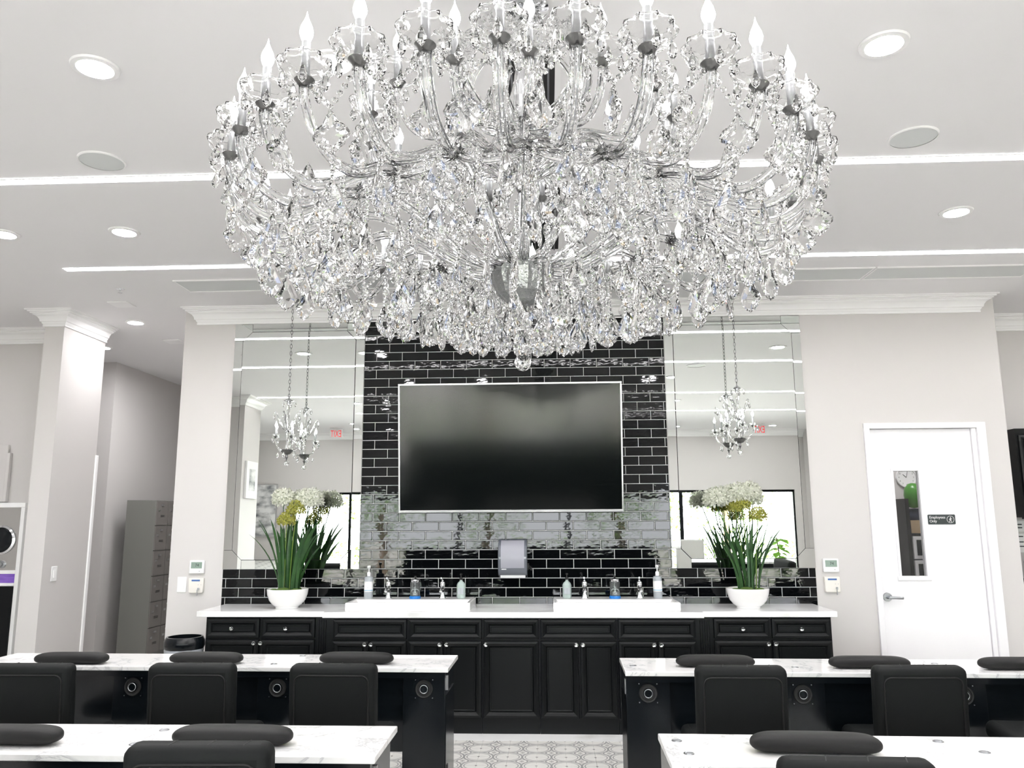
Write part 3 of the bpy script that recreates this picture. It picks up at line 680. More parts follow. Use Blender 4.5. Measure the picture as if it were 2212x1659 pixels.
def table(name, label, xr, yb, yf, rz, length, side, fans, dots, knobs):
    """xr: aisle-end x; side=-1 runs to the left, +1 to the right.  local y=0 is the front (client) edge."""
    t = thing(name, label, 'table', (xr, yf, 0), rz, 'marble topped manicure tables'); D = yb - yf
    a, c = (-length, 0) if side < 0 else (0, length)
    MB().box(a, c, 0, D, .735, .760).build('marble_top', M['marble'], t, bevel=.003)
    ov = .02
    MB().box(a + .03, c - .03, .09, D - .06, .28, .732).build('apron', M['laminate'], t)
    MB().box(a + ov, c - ov, ov, .05, .700, .734).build('front_rail', M['laminate'], t)
    for k, fx in enumerate(fans):
        x0 = fx - .122; x1 = fx + .122
        p = MB().box(x0, x1, .045, D - .03, .012, .733).build('pedestal', M['laminate'], t, bevel=.002)
        v = put('fan_vent', VENT[2], p, (fx, .045, .637)); put('fan_ring', VENT[0], p, (fx, .043, .637)); put('fan_hub', VENT[1], p, (fx, .043, .637)); put('fan_glint_ring', VENT[3], p, (fx, .043, .637))
        for sx in (-1, 1):
            for sz in (-1, 1): put('screw', VENT[4], p, (fx + sx * .05, .0425, .637 + sz * .05))
        if k == 0:                                                  # side hatch of the end pedestal
            e = x1 if side < 0 else x0
            MB().box(e - .002, e + .004 * (-side) + .002, .06, D - .05, .05, .60).build('side_hatch', M['laminate'], p)
            MB().box(e - .003, e + .010, .10, .125, .62, .70).build('side_handle', M['silver'], p)
            MB().box(e - .003, e + .010, .10, .13, .12, .21).build('side_latch', M['dark'], p)
    for kx in knobs:
        dw = MB().box(kx - .16, kx + .16, .075, .092, .55, .695).build('drawer_front', M['laminate'], t); knob(dw, kx, .072, .672)
    for dx, dy in dots: put('cable_grommet', grom, t, (dx, dy, .760))
    return t
table('manicure_table', 'marble topped black manicure table in the back row, left of the aisle', -.288, 5.228, 4.775, -.015, 2.9, -1, (-.145, -1.01, -1.885), [(-.98, .39), (-1.06, .1)], (-.93, -1.77))
table('manicure_table', 'marble topped black manicure table in the back row, right of the aisle', .72, 5.14, 4.69, -.012, 2.8, 1, (.128, .98, 1.85), [(.06, .18), (.98, .16), (1.82, .3), (1.87, .12), (1.45, .40)], (.885, 1.72))
table('manicure_table', 'marble topped black manicure table in the front row, left of the aisle', -.334, 3.47, 3.03, 0.0, 2.6, -1, (-.145, -1.01, -1.885), [(-.945, .35), (-.96, .14)], (-.9,))
table('manicure_table', 'marble topped black manicure table in the front row, right of the aisle', .72, 3.38, 2.965, -.015, 2.6, 1, (.128, .98, 1.85), [(.06, .31), (.08, .14), (1.05, .34), (1.15, .2)], (.9,))

def make_chair():
    t = thing('salon_chair', '', 'chair', (0, 0, 0), 0, 'black upholstered salon chairs')
    bk = MB().box(-.225, .225, -.05, .05, -.20, .20).build('backrest', M['fabric'], t, bevel=.034, seg=4, loc=(0, -.02, .675), rot=(.07, 0, 0))
    pts = []
    w, h, r = .190, .165, .035
    for cx_, cz_, a0 in ((w - r, h - r, 0), (-w + r, h - r, 1), (-w + r, -h + r, 2), (w - r, -h + r, 3)):
        for q in range(5):
            a = (a0 + q / 4) * PI / 2; pts.append((cx_ + r * math.cos(a), -.0505, cz_ + r * math.sin(a) - .012))
    MB().tube(pts, .005, 6, closed=True).build('piping', M['cushion'], bk, smooth=60)
    st = MB()
    for x in (-.10, .02, .13): st.tube([(x, -.048, .166), (x + .01, -.02, .199), (x + .02, .02, .2005), (x + .03, .046, .175)], .0022, 5)
    st.build('stitching', M['dark'], bk)
    MB().box(-.24, .24, -.22, .24, -.05, .05).build('seat', M['fabric'], t, bevel=.04, seg=4, loc=(0, .20, .445))
    MB().box(-.03, .03, -.03, .03, 0, .18).build('back_bracket', M['dark'], t, loc=(0, -.005, .36))
    MB().cyl((0, .2, .09), (0, .2, .25), .028).cyl((0, .2, .25), (0, .2, .46), .016).build('gas_column', M['chrome'], t, smooth=40)
    leg = MB()
    leg.add([(.02, -.022, .085), (.02, .022, .085), (.02, .022, .045), (.02, -.022, .045), (.27, -.014, .07), (.27, .014, .07), (.27, .014, .05), (.27, -.014, .05)],
            [(0, 1, 2, 3), (7, 6, 5, 4), (0, 4, 5, 1), (1, 5, 6, 2), (2, 6, 7, 3), (3, 7, 4, 0)])
    lm = leg.mesh('leg', M['chrome']); wm = MB().cyl((0, -.018, .027), (0, .018, .027), .027, n=14).mesh('caster', M['dark'], 40)
    for k in range(5):
        l = put('leg', lm, t, (0, .2, 0), (0, 0, k * 2 * PI / 5 + .3)); put('caster', wm, l, (.255, 0, 0))
    return t
ch = make_chair(); first = True
def chair(x, y, rz, z, label):
    global first
    if first:
        first = False; ch.location = (x, y, 0); ch.rotation_euler = (0, 0, rz); ch['label'] = label; o = ch
    else: o = dup(ch, (x, y, 0), rz, label)
    if z:
        for c in kids(o):
            if not c.name.startswith('leg') and not c.name.startswith('gas'): c.location.z += z
    return o
# (z offset kept at the floor: heights match one chair)
chair(-2.40, 4.25, .02, 0, 'black salon chair cut by the left edge, at the back-row table')
chair(-1.55, 4.27, .0, 0, 'second black salon chair from the left at the left back-row table')
chair(-.81, 4.27, -.02, 0, 'black salon chair nearest the aisle at the left back-row table')
chair(1.25, 4.25, .0, 0, 'black salon chair nearest the aisle at the right back-row table')
chair(2.13, 4.27, .02, 0, 'second black salon chair from the aisle at the right back-row table')
chair(3.02, 4.33, 1.45, .045, 'black salon chair turned sideways at the right edge of the photo, seat showing')
chair(-.775, 2.585, .03, .055, 'black salon chair at the front-row table left of the aisle')
chair(-1.66, 2.60, .0, .035, 'black salon chair cut by the left edge at the front-row table')
chair(1.195, 2.565, -.03, .03, 'black salon chair at the front-row table right of the aisle')

def make_cushion():
    n = 28; rings = []
    for i in range(n + 1):
        u = math.sin(PI / 2 * (-1 + 2 * i / n)); e = max(1 - abs(u) ** 7.0, .0) ** .5; e = max(e, .06)
        x = u * .225; sag = .012 * u * u
        rings.append([(x, -sag + e * .062 * (abs(math.cos(a)) ** .8) * (1 if math.cos(a) > 0 else -1), .036 + e * .032 * (abs(math.sin(a)) ** .8) * (1 if math.sin(a) > 0 else -1) - (1 - e) * .004)
                      for a in [2 * PI * k / 16 for k in range(16)]])
    return MB().ring_loft(rings).mesh('hand_cushion', M['cushion'], 60)
CM = make_cushion()
for x, y, rz, s, l in ((-2.585, 4.90, .0, 1, 'black hand cushion on the left back-row table, leftmost of three'), (-1.765, 4.92, -.03, 1, 'black hand cushion behind the second chair of the left back-row table'),
                       (-.855, 4.93, -.04, 1, 'black hand cushion on the left back-row table, nearest the aisle'), (1.252, 4.86, -.02, 1, 'black hand cushion on the right back-row table, nearest the aisle'),
                       (2.113, 4.83, -.02, 1, 'black hand cushion on the right back-row table, second from the aisle'), (2.93, 4.80, -.02, 1, 'black hand cushion cut by the right edge of the photo'),
                       (-1.81, 3.17, .0, 1.04, 'black hand cushion cut by the left edge on the front-row table'), (-.915, 3.19, -.02, 1.04, 'black hand cushion behind the front-row chair left of the aisle'),
                       (1.265, 3.14, -.05, 1.04, 'black hand cushion behind the front-row chair right of the aisle')):
    o = put('hand_cushion', CM, None, (x, y, .7565), (0, 0, rz)); o.scale = (s, s, s); tag(o, l, 'cushion', 'black hand rest cushions')

# ================================================================== ROOM AT THE LEFT, HALL, ROOM AT THE RIGHT
def locker_bank():
    t = thing('locker_bank', 'tall grey steel locker block in the hall, doors facing right', 'locker', (-4.6, 9.95, 0)); H = 1.86; d = .37
    MB().box(-4.79, -4.43, 9.5, 10.4, .06, H).box(-4.77, -4.45, 9.52, 10.38, 0, .06).build('carcass', M['locker'], t, world=True, bevel=.003)
    dm = MB().box(0, .012, -.140, .140, -.143, .143).mesh('locker_door', M['lockerdoor'])
    hm = MB().box(.012, .022, -.028, .028, .085, .105).mesh('handle', M['silver']); pm = MB().box(.012, .015, -.10, -.05, .02, .045).mesh('number_plate', M['silver'])
    lv = MB().box(.012, .014, -.04, .06, -.03, -.024).box(.012, .014, -.04, .06, -.045, -.039).mesh('louvre', M['dark'])
    for c in range(3):
        for r in range(6):
            o = put('locker_door', dm, t, (-4.43 + 4.6, 9.65 + c * .3 - 9.95, .215 + r * .298))
            put('handle', hm, o); put('number_plate', pm, o); put('louvre', lv, o)
locker_bank()
# swing-lid bin by the vanity
t = thing('waste_bin', 'round waste bin with glossy black rim and bag, left of the vanity', 'bin', (-2.605, 6.46, 0))
MB().lathe([(0.116, 0), (0.120, .02), (0.138, .60), (0.133, .62)], 32).build('body', M['whiteplastic'], t, smooth=40)
MB().lathe([(0.129, .60), (0.148, .61), (0.157, .635), (0.153, .67), (0.138, .70), (0.125, .70), (0.129, .66), (0.112, .65), (.001, .645)], 32).build('rim', M['laminate'], t, smooth=40)
MB().lathe([(0.139, .50), (0.144, .56), (0.148, .605), (0.143, .61)], 32, mod=lambda a, r, z: 1 + .015 * math.sin(11 * a), caps=False).build('bag_edge', M['greyliquid'], t, smooth=60)
# alcove at the left: built-in dryer stack
t = thing('wall_dryer', 'stainless appliance with a round glass porthole in a white surround, far left', 'appliance', (-5.2, 7.60, 1.1))
f = MB(); f.box(-5.66, -4.78, 7.60, 7.66, 1.745, 1.79).box(-4.82, -4.78, 7.60, 7.66, .0, 1.745).box(-5.66, -4.82, 7.60, 7.66, 1.115, 1.15).box(-5.66, -4.82, 7.60, 7.66, 1.0, 1.03).build('surround', M['trim'], t, world=True, bevel=.004)
MB().box(-5.64, -4.82, 7.605, 7.66, 1.15, 1.745).build('steel_front', M['steel'], t, world=True)
MB().lathe([(.118, 0), (.136, .004), (.138, .014), (.120, .022), (.114, .014)], 36, caps=False).xf(Matrix.Translation((-4.985, 7.605, 1.435)) @ Matrix.Rotation(PI / 2, 4, 'X')).build('porthole_ring', M['chrome'], t, smooth=40, world=True)
MB().lathe([(.116, .004), (.08, .016), (.001, .020)], 36, caps=False).xf(Matrix.Translation((-4.985, 7.605, 1.435)) @ Matrix.Rotation(PI / 2, 4, 'X')).build('porthole_glass', M['laminate'], t, smooth=60, world=True)
for kx in (-4.96, -5.06): MB().lathe([(.036, 0), (.036, .012), (.022, .016), (.020, .03), (.001, .032)], 24, caps=False).xf(Matrix.Translation((kx, 7.605, 1.205)) @ Matrix.Rotation(PI / 2, 4, 'X')).build('dial', M['nickel'], t, smooth=40, world=True)
MB().box(-5.64, -4.82, 7.612, 7.66, 1.03, 1.115).build('purple_drawer', M['purple'], t, world=True)
tag(MB().box(-5.66, -4.822, 7.59, 7.655, 0, .995).build('base_cupboard', M['black']), 'black cupboard under the stainless appliance at far left', 'cupboard')
tag(MB().box(-6.2, -5.03, 7.63, 7.657, 1.80, 2.36).box(-5.03, -4.995, 7.615, 7.657, 1.80, 2.28).build('notice_board', M['wall'], bevel=.004), 'plain beige wall panel with white edge above the stainless appliance', 'panel')
# room beyond the right end of the wall
t = thing('wall_cabinet', 'black wall cabinet at the right edge of the photo', 'cabinet', (5.2, 7.55, 1.59))
MB().box(4.56, 5.9, 7.44, 7.75, 1.60, 2.40).build('body', M['black'], t, world=True)
for a, c in ((4.575, 5.02), (5.03, 5.46), (5.47, 5.89)): MB().stepped(a, c, 1.66, 2.34, 7.44, PANEL, 7.442).build('door', M['black'], t, world=True)
MB().box(4.55, 5.9, 7.42, 7.46, 1.585, 1.63).build('light_rail', M['black'], t, world=True)
tag(MB().box(4.5, 5.9, 7.2, 7.745, 0, 1.0).build('back_counter', M['laminate']), 'black back counter at the right edge of the photo', 'counter')
t = thing('paper_notice', 'cream notice sheets on the wall under the black wall cabinet', 'notice', (4.75, 7.745, 1.45))
for x0, z0, w, h in ((4.585, 1.47, .16, .10), (4.59, 1.28, .16, .17), (4.77, 1.30, .2, .27)): MB().box(x0, x0 + w, 7.74, 7.748, z0, z0 + h).build('sheet', M['paper'], t, world=True)
for zz in (1.53, 1.50, 1.42, 1.37, 1.33): MB().box(4.60, 4.60 + .1, 7.737, 7.741, zz, zz + .010).build('print_line', M['ink'], t, world=True)
t = thing('bottle_rack', 'row of dark bottles on the back counter at the right edge', 'rack', (4.8, 7.5, 1.0))
for k in range(6): MB().lathe([(.028, 0), (.030, .01), (.030, .15), (.012, .18), (.012, .21)], 14, (4.58 + k * .08, 7.5, 1.06)).build('bottle', M['laminate'], t, smooth=40, world=True)
MB().box(4.54, 5.06, 7.44, 7.56, 1.0, 1.06).build('tray', M['black'], t, world=True)
tag(MB().box(4.46, 4.53, 7.25, 7.33, 1.0, 1.09).build('red_box', M['redbox'], bevel=.006), 'small red box on the back counter at the right edge', 'box')

# staff room seen through the door glass
struct(MB().box(2.2, 5.0, 9.2, 9.3, 0, ZC).box(4.9, 5.0, 7.9, 9.2, 0, ZC).build('wall_staff_room', M['wall']), 'rear wall of the staff room behind the white door')
t = thing('wall_clock', 'round white wall clock seen through the door glass', 'clock', (4.315, 9.2, 2.05)); t.scale = (.72, .9, .72)
rx = Matrix.Rotation(PI / 2, 4, 'X')
MB().lathe([(.15, 0), (.16, .01), (.155, .03), (.142, .032), (.140, .02)], 36, caps=False).xf(rx).build('rim', M['whiteplastic'], t, smooth=40)
MB().lathe([(.142, .018), (.001, .019)], 36, caps=False).xf(rx).build('face', M['paper'], t)
MB().tube([(0, -.022, 0), (-.05, -.022, .045)], .004, 5).tube([(0, -.024, 0), (.02, -.024, .09)], .003, 5).build('hands', M['ink'], t)
for k in range(12): text(str(k + 1), .03, M['ink'], t, (.112 * math.sin((k + 1) * PI / 6), -.0205, .112 * math.cos((k + 1) * PI / 6) - .011), (PI / 2, 0, 0), 'numeral', .0003, 'CENTER')
t = thing('supply_cart', 'dark rack with white drawers behind the door glass', 'cart', (4.2, 8.85, 0))
MB().box(4.045, 4.085, 8.65, 9.05, 0, 1.80).box(4.33, 4.37, 8.65, 9.05, 0, 1.66).box(4.085, 4.33, 8.65, 9.05, 1.415, 1.44).build('frame', M['black'], t, world=True)
for k in range(5):
    d = MB().box(4.095, 4.325, 8.64, 9.05, .20 + k * .245, .43 + k * .245).build('drawer', M['whiteplastic'], t, world=True)
    MB().box(4.125, 4.30, 8.632, 8.64, .235 + k * .245, .395 + k * .245).build('drawer_window', M['laminate'], d, world=True)
tag(MB().box(4.11, 4.31, 8.70, 8.98, 1.4405, 1.575).build('cardboard_box', M['cardboard'], bevel=.003), 'tan cardboard box on the rack behind the door glass', 'box')
tag(MB().ring_loft([[(4.205 + .085 * s_ * math.cos(a), 8.84 + .08 * s_ * math.sin(a), zz) for a in [k * PI / 6 for k in range(12)]] for s_, zz in ((.9, 1.5755), (1.05, 1.60), (1, 1.64), (.8, 1.67), (.9, 1.70))]).build('folded_cloth', M['navy'], smooth=60), 'navy blue cloth bundle on the box behind the door glass', 'cloth')
tag(MB().lathe([(.001, 0), (.05, .01), (.085, .07), (.095, .14), (.085, .21), (.045, .26), (.001, .27)], 24, (4.205, 8.80, 1.7005)).build('green_ball', M['balloon'], smooth=60), 'green rubber ball on the cloth behind the door glass', 'ball')
ld = bpy.data.lights.new('staff_room_fill', 'AREA'); ld.energy = 18; ld.size = .6  # added fill light without a fixture, brightens the staff room
lo = bpy.data.objects.new('staff_room_fill', ld); COL.objects.link(lo); lo.location = (3.9, 8.2, 3.45)
ld = bpy.data.lights.new('hall_fill', 'AREA'); ld.energy = 17; ld.size = .6  # added fill without a fixture, lifts the hall beyond its downlights
lo = bpy.data.objects.new('hall_fill', ld); COL.objects.link(lo); lo.location = (-3.75, 9.2, 3.45)

# behind the camera: reception desk, chair, pictures, plant (they show in the mirrors and in the black glaze)
t = thing('reception_desk', 'black reception desk behind the camera, reflected in the black tiles', 'desk', (0, -1.6, 0))
MB().box(-2.4, 2.2, -1.9, -1.3, 0, 1.06).build('body', M['black'], t, world=True)
MB().box(-2.44, 2.24, -1.94, -1.26, 1.06, 1.10).build('top', M['quartz'], t, world=True, bevel=.004)
for k in range(5): MB().stepped(-2.36 + k * .91, -1.5 + k * .91, .1, 1.0, 1.3, PANEL, 1.302).xf(Matrix.Rotation(PI, 4, 'Z')).build('front_panel', M['black'], t, world=True)
t = thing('waiting_chair', 'tall pale grey waiting chair reflected at the bottom of the right mirror', 'chair', (2.95, -1.2, 0))
MB().box(-.26, .26, -.36, -.26, .40, 1.22).build('backrest', M['greychair'], t, bevel=.03); MB().box(-.26, .26, -.28, .26, .36, .48).build('seat', M['greychair'], t, bevel=.03)
for sx in (-.22, .22):
    for sy in (-.28, .22): MB().cyl((sx, sy, 0), (sx, sy, .38), .016, .02).build('leg', M['wood'], t)
t = thing('picture', 'grey ink painting in a thin frame, reflected in the left mirror', 'picture', (-5.98, -3.6, 1.26))
MB().box(-.27, .27, .0, .03, 0, 1.15).build('frame', M['silver'], t, bevel=.003); MB().box(-.25, .25, .03, .034, .02, 1.13).build('canvas', M['art'], t)
t = thing('picture', 'white framed picture on the left pier, reflected at the left of the left mirror', 'picture', (-4.4, 1.55, 1.95))
MB().box(0, .04, -.23, .23, 0, .58).build('frame', M['trim'], t, bevel=.006); MB().box(.04, .043, -.12, .12, .12, .46).build('canvas', M['art'], t)
t = thing('potted_plant', 'leafy green plant by the window, reflected in the right mirror', 'plant', (4.5, -1.2, 0))
MB().lathe([(.12, 0), (.13, .02), (.17, .32), (.16, .33), (.15, .30), (.001, .29)], 24).build('pot', M['ceramic'], t, smooth=40)
MB().tube(spline([(0, 0, .29), (.03, .02, .7), (-.02, .03, 1.25)], 5), .012, 6).build('stem', M['bark'], t)
for k in range(26):
    a = k * 2.4; zc = .68 + k * .024; d = Vector((math.cos(a), math.sin(a), R.uniform(-.5, .1))).normalized(); s_ = R.uniform(.16, .24); q = d.cross(Vector((0, 0, 1))).normalized() * s_ * .42
    p = Vector((.01, .02, zc)) + d * .03
    MB().add([p, p + d * s_ * .45 + q, p + d * s_ + Vector((0, 0, -.03)), p + d * s_ * .45 - q, p + d * s_ * .5 + Vector((0, 0, .02))], [(0, 1, 4), (1, 2, 4), (2, 3, 4), (3, 0, 4)]).build('leaf', M['plantleaf'], t)

# ================================================================== FLOWER BOWLS
def flower_meshes(rad, nfl, seed, fsz):
    rr = random.Random(seed); a = MB(); b = MB()
    for i in range(nfl):
        zc = 1 - 1.55 * (i + .5) / nfl; th = i * 2.39996; q = math.sqrt(max(0, 1 - zc * zc))
        d = Vector((q * math.cos(th), q * math.sin(th), zc * .8)).normalized(); rl = rad * rr.uniform(.72, 1.0)
        s = d.cross(Vector((.3, .2, 1))).normalized(); u = d.cross(s)
        w = .0012
        a.add([s * w, s * -w, d * rl - s * w, d * rl + s * w], [(0, 1, 2, 3)])
        c = d * rl
        for k in range(6):
            an = k * PI / 3 + rr.random(); pdir = (s * math.cos(an) + u * math.sin(an)) * fsz + d * fsz * rr.uniform(.3, .7); side = pdir.cross(d).normalized() * fsz * .24
            b.add([c, c + pdir * .55 + side, c + pdir, c + pdir * .55 - side], [(0, 1, 2, 3)])
    return a, b
def planter(x, label, heads, leaves, seed, lw=1.0):
    rr = random.Random(seed)
    t = thing('flower_bowl', label, 'planter', (x, 6.66, .8975), group='white flower bowls')
    MB().lathe([(.001, .004), (.088, .004), (.092, 0), (.094, .004), (.092, .012), (.118, .030), (.146, .065), (.162, .110), (.168, .152), (.165, .155), (.161, .152), (.155, .11), (.14, .075), (.1, .055), (.001, .05)], 48).build('bowl', M['ceramic'], t, smooth=50)
    so = MB().lathe([(.158, .125), (.12, .140), (.001, .145)], 24, caps=False).build('soil', M['bark'], t, smooth=60)
    ms = MB()
    for a_, r_, s_ in ((-1.9, .06, .05), (-.6, .10, .035), (-2.8, .11, .03), (1, .08, .045)): ms.blob((r_ * math.cos(a_), r_ * math.sin(a_), .142), s_, 1.2, 1, .55, 12, 7)
    ms.build('moss', M['moss'], t, smooth=60)
    for (bx, by, tx, ty, h, w) in leaves:
        n = 9; vs = []; fs = []
        for i in range(n + 1):
            u = i / n; px = bx + (tx - bx) * u ** 1.7; py = by + (ty - by) * u ** 1.7; pz = .13 + h * (u - .10 * u ** 4)
            ww = w * lw * (.55 + .8 * u - 1.25 * u ** 3.2) if u < 1 else .0005
            dv = Vector((tx - bx, ty - by, 0)); sd = Vector((-dv.y, dv.x, 0)).normalized() if dv.length > .01 else Vector((1, 0, 0))
            mixs = (sd + Vector((.9, 0, 0)) * (1 if sd.x >= 0 else -1)).normalized() * max(ww, .0005); nrm = Vector((0, -1, .1)) * max(ww, .0005) * .35
            c = Vector((px, py, pz)); vs += [c - mixs, c + nrm, c + mixs]
            if i:
                o = (i - 1) * 3; fs += [(o, o + 1, o + 4, o + 3), (o + 1, o + 2, o + 5, o + 4)]
        MB().add(vs, fs).build('leaf', M['leaf'], t, smooth=60)
    for i, (bx, by, hx, hy, hz, rad, kind) in enumerate(heads):
        st = MB().tube(spline([(bx, by, .13), (bx + (hx - bx) * .3, by + (hy - by) * .3, .13 + (hz - .13) * .5), (hx, hy, hz)], 5), .0042, 6).build('stem', M['stemgreen'] if kind else M['leaf'], t, smooth=60)
        a, b = flower_meshes(rad, 85 if kind == 0 else 60, seed * 10 + i, .034 if kind == 0 else .024)
        hd = b.build('flower_head', M['petal'] if kind == 0 else M['petalgreen'], t, loc=(hx, hy, hz))
        a.build('florets_stalks', M['stemgreen'], hd)
    return t
def rl(seed, n, spread, hmin, hmax):
    rr = random.Random(seed); out = []
    for i in range(n):
        a = rr.uniform(0, 6.28); r0 = rr.uniform(.01, .10); bx, by = r0 * math.cos(a), r0 * math.sin(a) * .8
        s = rr.uniform(.15, 1) * spread; out.append((bx, by, bx + s * math.cos(a), by + s * .45 * math.sin(a), rr.uniform(hmin, hmax), rr.uniform(.011, .018)))
    return out
planter(-1.855, 'white bowl of tall white flowers and green blades at the left end of the worktop',
        [(-.05, .0, -.06, -.02, .885, .088, 0), (.05, .02, .17, .0, .875, .098, 0), (.0, .04, .08, .05, .885, .080, 0), (.02, -.02, .06, -.04, .80, .075, 1), (-.02, -.04, -.01, -.07, .71, .072, 1)],
        [(-.06, -.03, -.33, -.05, .52, .014), (-.07, 0, -.27, -.02, .66, .015), (-.04, -.06, -.24, -.09, .62, .014), (.06, -.02, .27, -.04, .66, .018), (.07, .01, .31, .02, .60, .016), (.05, -.05, .17, -.07, .56, .017),
         (-.05, -.05, -.03, -.06, .58, .018), (-.03, .02, -.02, .04, .66, .020), (.0, -.02, .02, -.03, .62, .018), (.03, .03, .04, .05, .68, .020)] + rl(3, 16, .22, .42, .66), 3, 1.35)
planter(1.89, 'white bowl of tall white flowers and green blades at the right end of the worktop',
        [(-.06, .0, -.23, .0, .86, .088, 0), (-.03, .03, -.13, .03, .875, .092, 0), (.0, .02, -.05, -.02, .895, .090, 0), (.04, .02, .05, .0, .91, .098, 0), (.06, .03, .09, .05, .87, .080, 0),
         (.01, -.03, -.02, -.04, .815, .065, 1), (-.02, -.02, -.07, -.02, .80, .06, 1), (.06, -.04, .10, -.06, .73, .07, 1)],
        [(-.06, -.03, -.36, -.05, .60, .009), (-.07, 0, -.30, -.02, .63, .010), (-.05, -.05, -.22, -.07, .62, .012), (.08, -.02, .37, -.04, .62, .012), (.09, .01, .33, .02, .58, .013), (.08, -.05, .25, -.07, .56, .014),
         (.02, -.04, .22, -.06, .66, .010), (-.03, -.05, .17, -.08, .64, .011), (-.04, .02, -.12, .03, .55, .013), (.06, .02, -.14, .03, .66, .012)] + rl(5, 20, .28, .40, .62), 5)

# ================================================================== CHANDELIERS
class ArmMB(MB):
    def mesh(s, name, material, smooth=None):
        me = MB.mesh(s, name, material, smooth); me.materials.append(M['nickel'])
        for p in me.polygons:
            if min(p.vertices) >= s.nv: p.material_index = 1
        return me
def lobe_tube(pts, r, n=16):
    mb = ArmMB(); mb.tube(pts, r, n, 4, .30); mb.nv = len(mb.v)
    mb.tube(pts, (r[0] if isinstance(r, list) else r) * .16, 5); return mb
def pendant_mesh(Lg, Wd, th, name, material, kite=False, tint=0):
    if kite: out = [(0, 0), (.10, -.14), (.20, -.30), (.40, -.42), (.50, -.56), (.47, -.66), (.36, -.72), (.34, -.80), (.22, -.86), (.18, -.93), (.06, -.96), (0, -1)]
    else: out = [(0, 0), (.16, -.10), (.34, -.34), (.50, -.58), (.46, -.66), (.40, -.72), (.38, -.80), (.26, -.86), (.20, -.93), (.07, -.96), (0, -1)]
    full = out + [(-x, z) for x, z in reversed(out[1:-1])]
    full = [(x * Wd, z * Lg) for x, z in full]; n = len(full); c = (0, -.6 * Lg); mb = MB()
    def ringv(s, y): return [(c[0] + (x - c[0]) * s, y, c[1] + (z - c[1]) * s) for x, z in full]
    mb.ring_loft([ringv(.42, -th), ringv(.80, -th * .62), ringv(1, -th * .16), ringv(1, th * .16), ringv(.80, th * .62), ringv(.42, th)])
    me = mb.mesh(name, material)
    me.materials.append(M['glint_blue']); me.materials.append(M['glint_amber'])
    if tint:
        rr = random.Random(tint); cand = [p for p in me.polygons if len(p.vertices) == 4]
        for p in rr.sample(cand, 4 if tint % 2 else 2): p.material_index = 1 if rr.random() < .68 else 2  # a few random facets carry the painted glint tints
    return me
def drop_mesh(Lg, r, material, name='drop', n=6): return MB().lathe([(.0008, 0), (r * .5, -Lg * .22), (r, -Lg * .58), (r * .72, -Lg * .82), (.0008, -Lg)], n).mesh(name, material)
def bead(mb, p, r=.0075):
    return mb.lathe([(.002, -r), (r, -r * .35), (r, r * .35), (.002, r)], 7, p)
def strand(pts, name='bead_strand', r=.0075):
    mb = MB()
    for p in pts: bead(mb, p, r)
    return mb.mesh(name, M['glass'])
def bobeche_mesh(s=1.0):
    prof = [(.012, -.004), (.028, .000), (.048, .009), (.061, .024), (.064, .038), (.060, .050), (.050, .057), (.047, .054), (.057, .047), (.060, .037), (.057, .026), (.045, .013), (.026, .005), (.012, .003)]
    return MB().lathe([(r * s, z * s * .86) for r, z in prof], 40, mod=lambda a, r, z: 1 + .07 * max(0, min(1, z / s / .04)) * math.cos(10 * a)).mesh('bobeche', M['glass'], 35)
def cup_mesh(s=1.0): return MB().lathe([(.006 * s, -.022 * s), (.012 * s, -.020 * s), (.017 * s, -.012 * s), (.024 * s, -.004 * s), (.021 * s, 0), (.006 * s, .001 * s)], 16).mesh('drip_cup', M['darkmetal'], 40)
def candle_mesh(h, r): return MB().lathe([(r * .9, 0), (r, .003), (r, h - .002), (r * .85, h)], 14).mesh('candle_sleeve', M['sleeve'], 40)
def bulb_mesh(s=1.0): return MB().lathe([(.009 * s, 0), (.012 * s, .006 * s), (.0175 * s, .020 * s), (.0185 * s, .030 * s), (.015 * s, .046 * s), (.008 * s, .062 * s), (.003 * s, .076 * s), (.0005 * s, .090 * s)], 14).mesh('bulb', M['bulb'], 60)

CXc, CYc = .22, 2.76
G = thing('chandelier', 'huge clear crystal candle chandelier hanging over the tables', 'chandelier', (CXc, CYc, ZC))
Z = lambda z: z - ZC
BOB, CUP, CAN, BUL = bobeche_mesh(1.13), cup_mesh(1.15), candle_mesh(.105, .0125), bulb_mesh()
KN = M['glass']; GL = [M['glass']] * 7
DROPS = [drop_mesh(.056, .0135, M['glass'])]; PEND = [pendant_mesh(.112, .070, .0095, 'pendant', g, False, k) for k, g in enumerate(GL)]; KITE = [pendant_mesh(.130, .102, .014, 'leaf_pendant', g, True, k) for k, g in enumerate(GL)]
RC = random.Random(21)
def hang(lib, name, r, a, z, parent=G, yaw=None):
    o = put(name, RC.choice(lib), parent, (r * math.cos(a), r * math.sin(a), Z(z)))
    o.rotation_euler = (RC.uniform(-.12, .12), RC.uniform(-.12, .12), RC.uniform(-PI, PI) if yaw is None else yaw); return o
def candle_end(arm, r, z, ndrop, rot0):
    put('bobeche', BOB, arm, (r, 0, Z(z)), (0, 0, rot0)); put('drip_cup', CUP, arm, (r, 0, Z(z)))
    put('candle_sleeve', CAN, arm, (r, 0, Z(z) + .002)); put('bulb', BUL, arm, (r, 0, Z(z) + .106))
    for k in range(ndrop):
        a = rot0 + (k + .5) * 2 * PI / ndrop
        o = put('drop', RC.choice(DROPS), arm, (r + .058 * math.cos(a), .058 * math.sin(a), Z(z) + .012)); o.rotation_euler = (0, 0, RC.uniform(0, 3))
NO = 34; STEP = 2 * PI / NO; A0 = math.radians(-154.6)
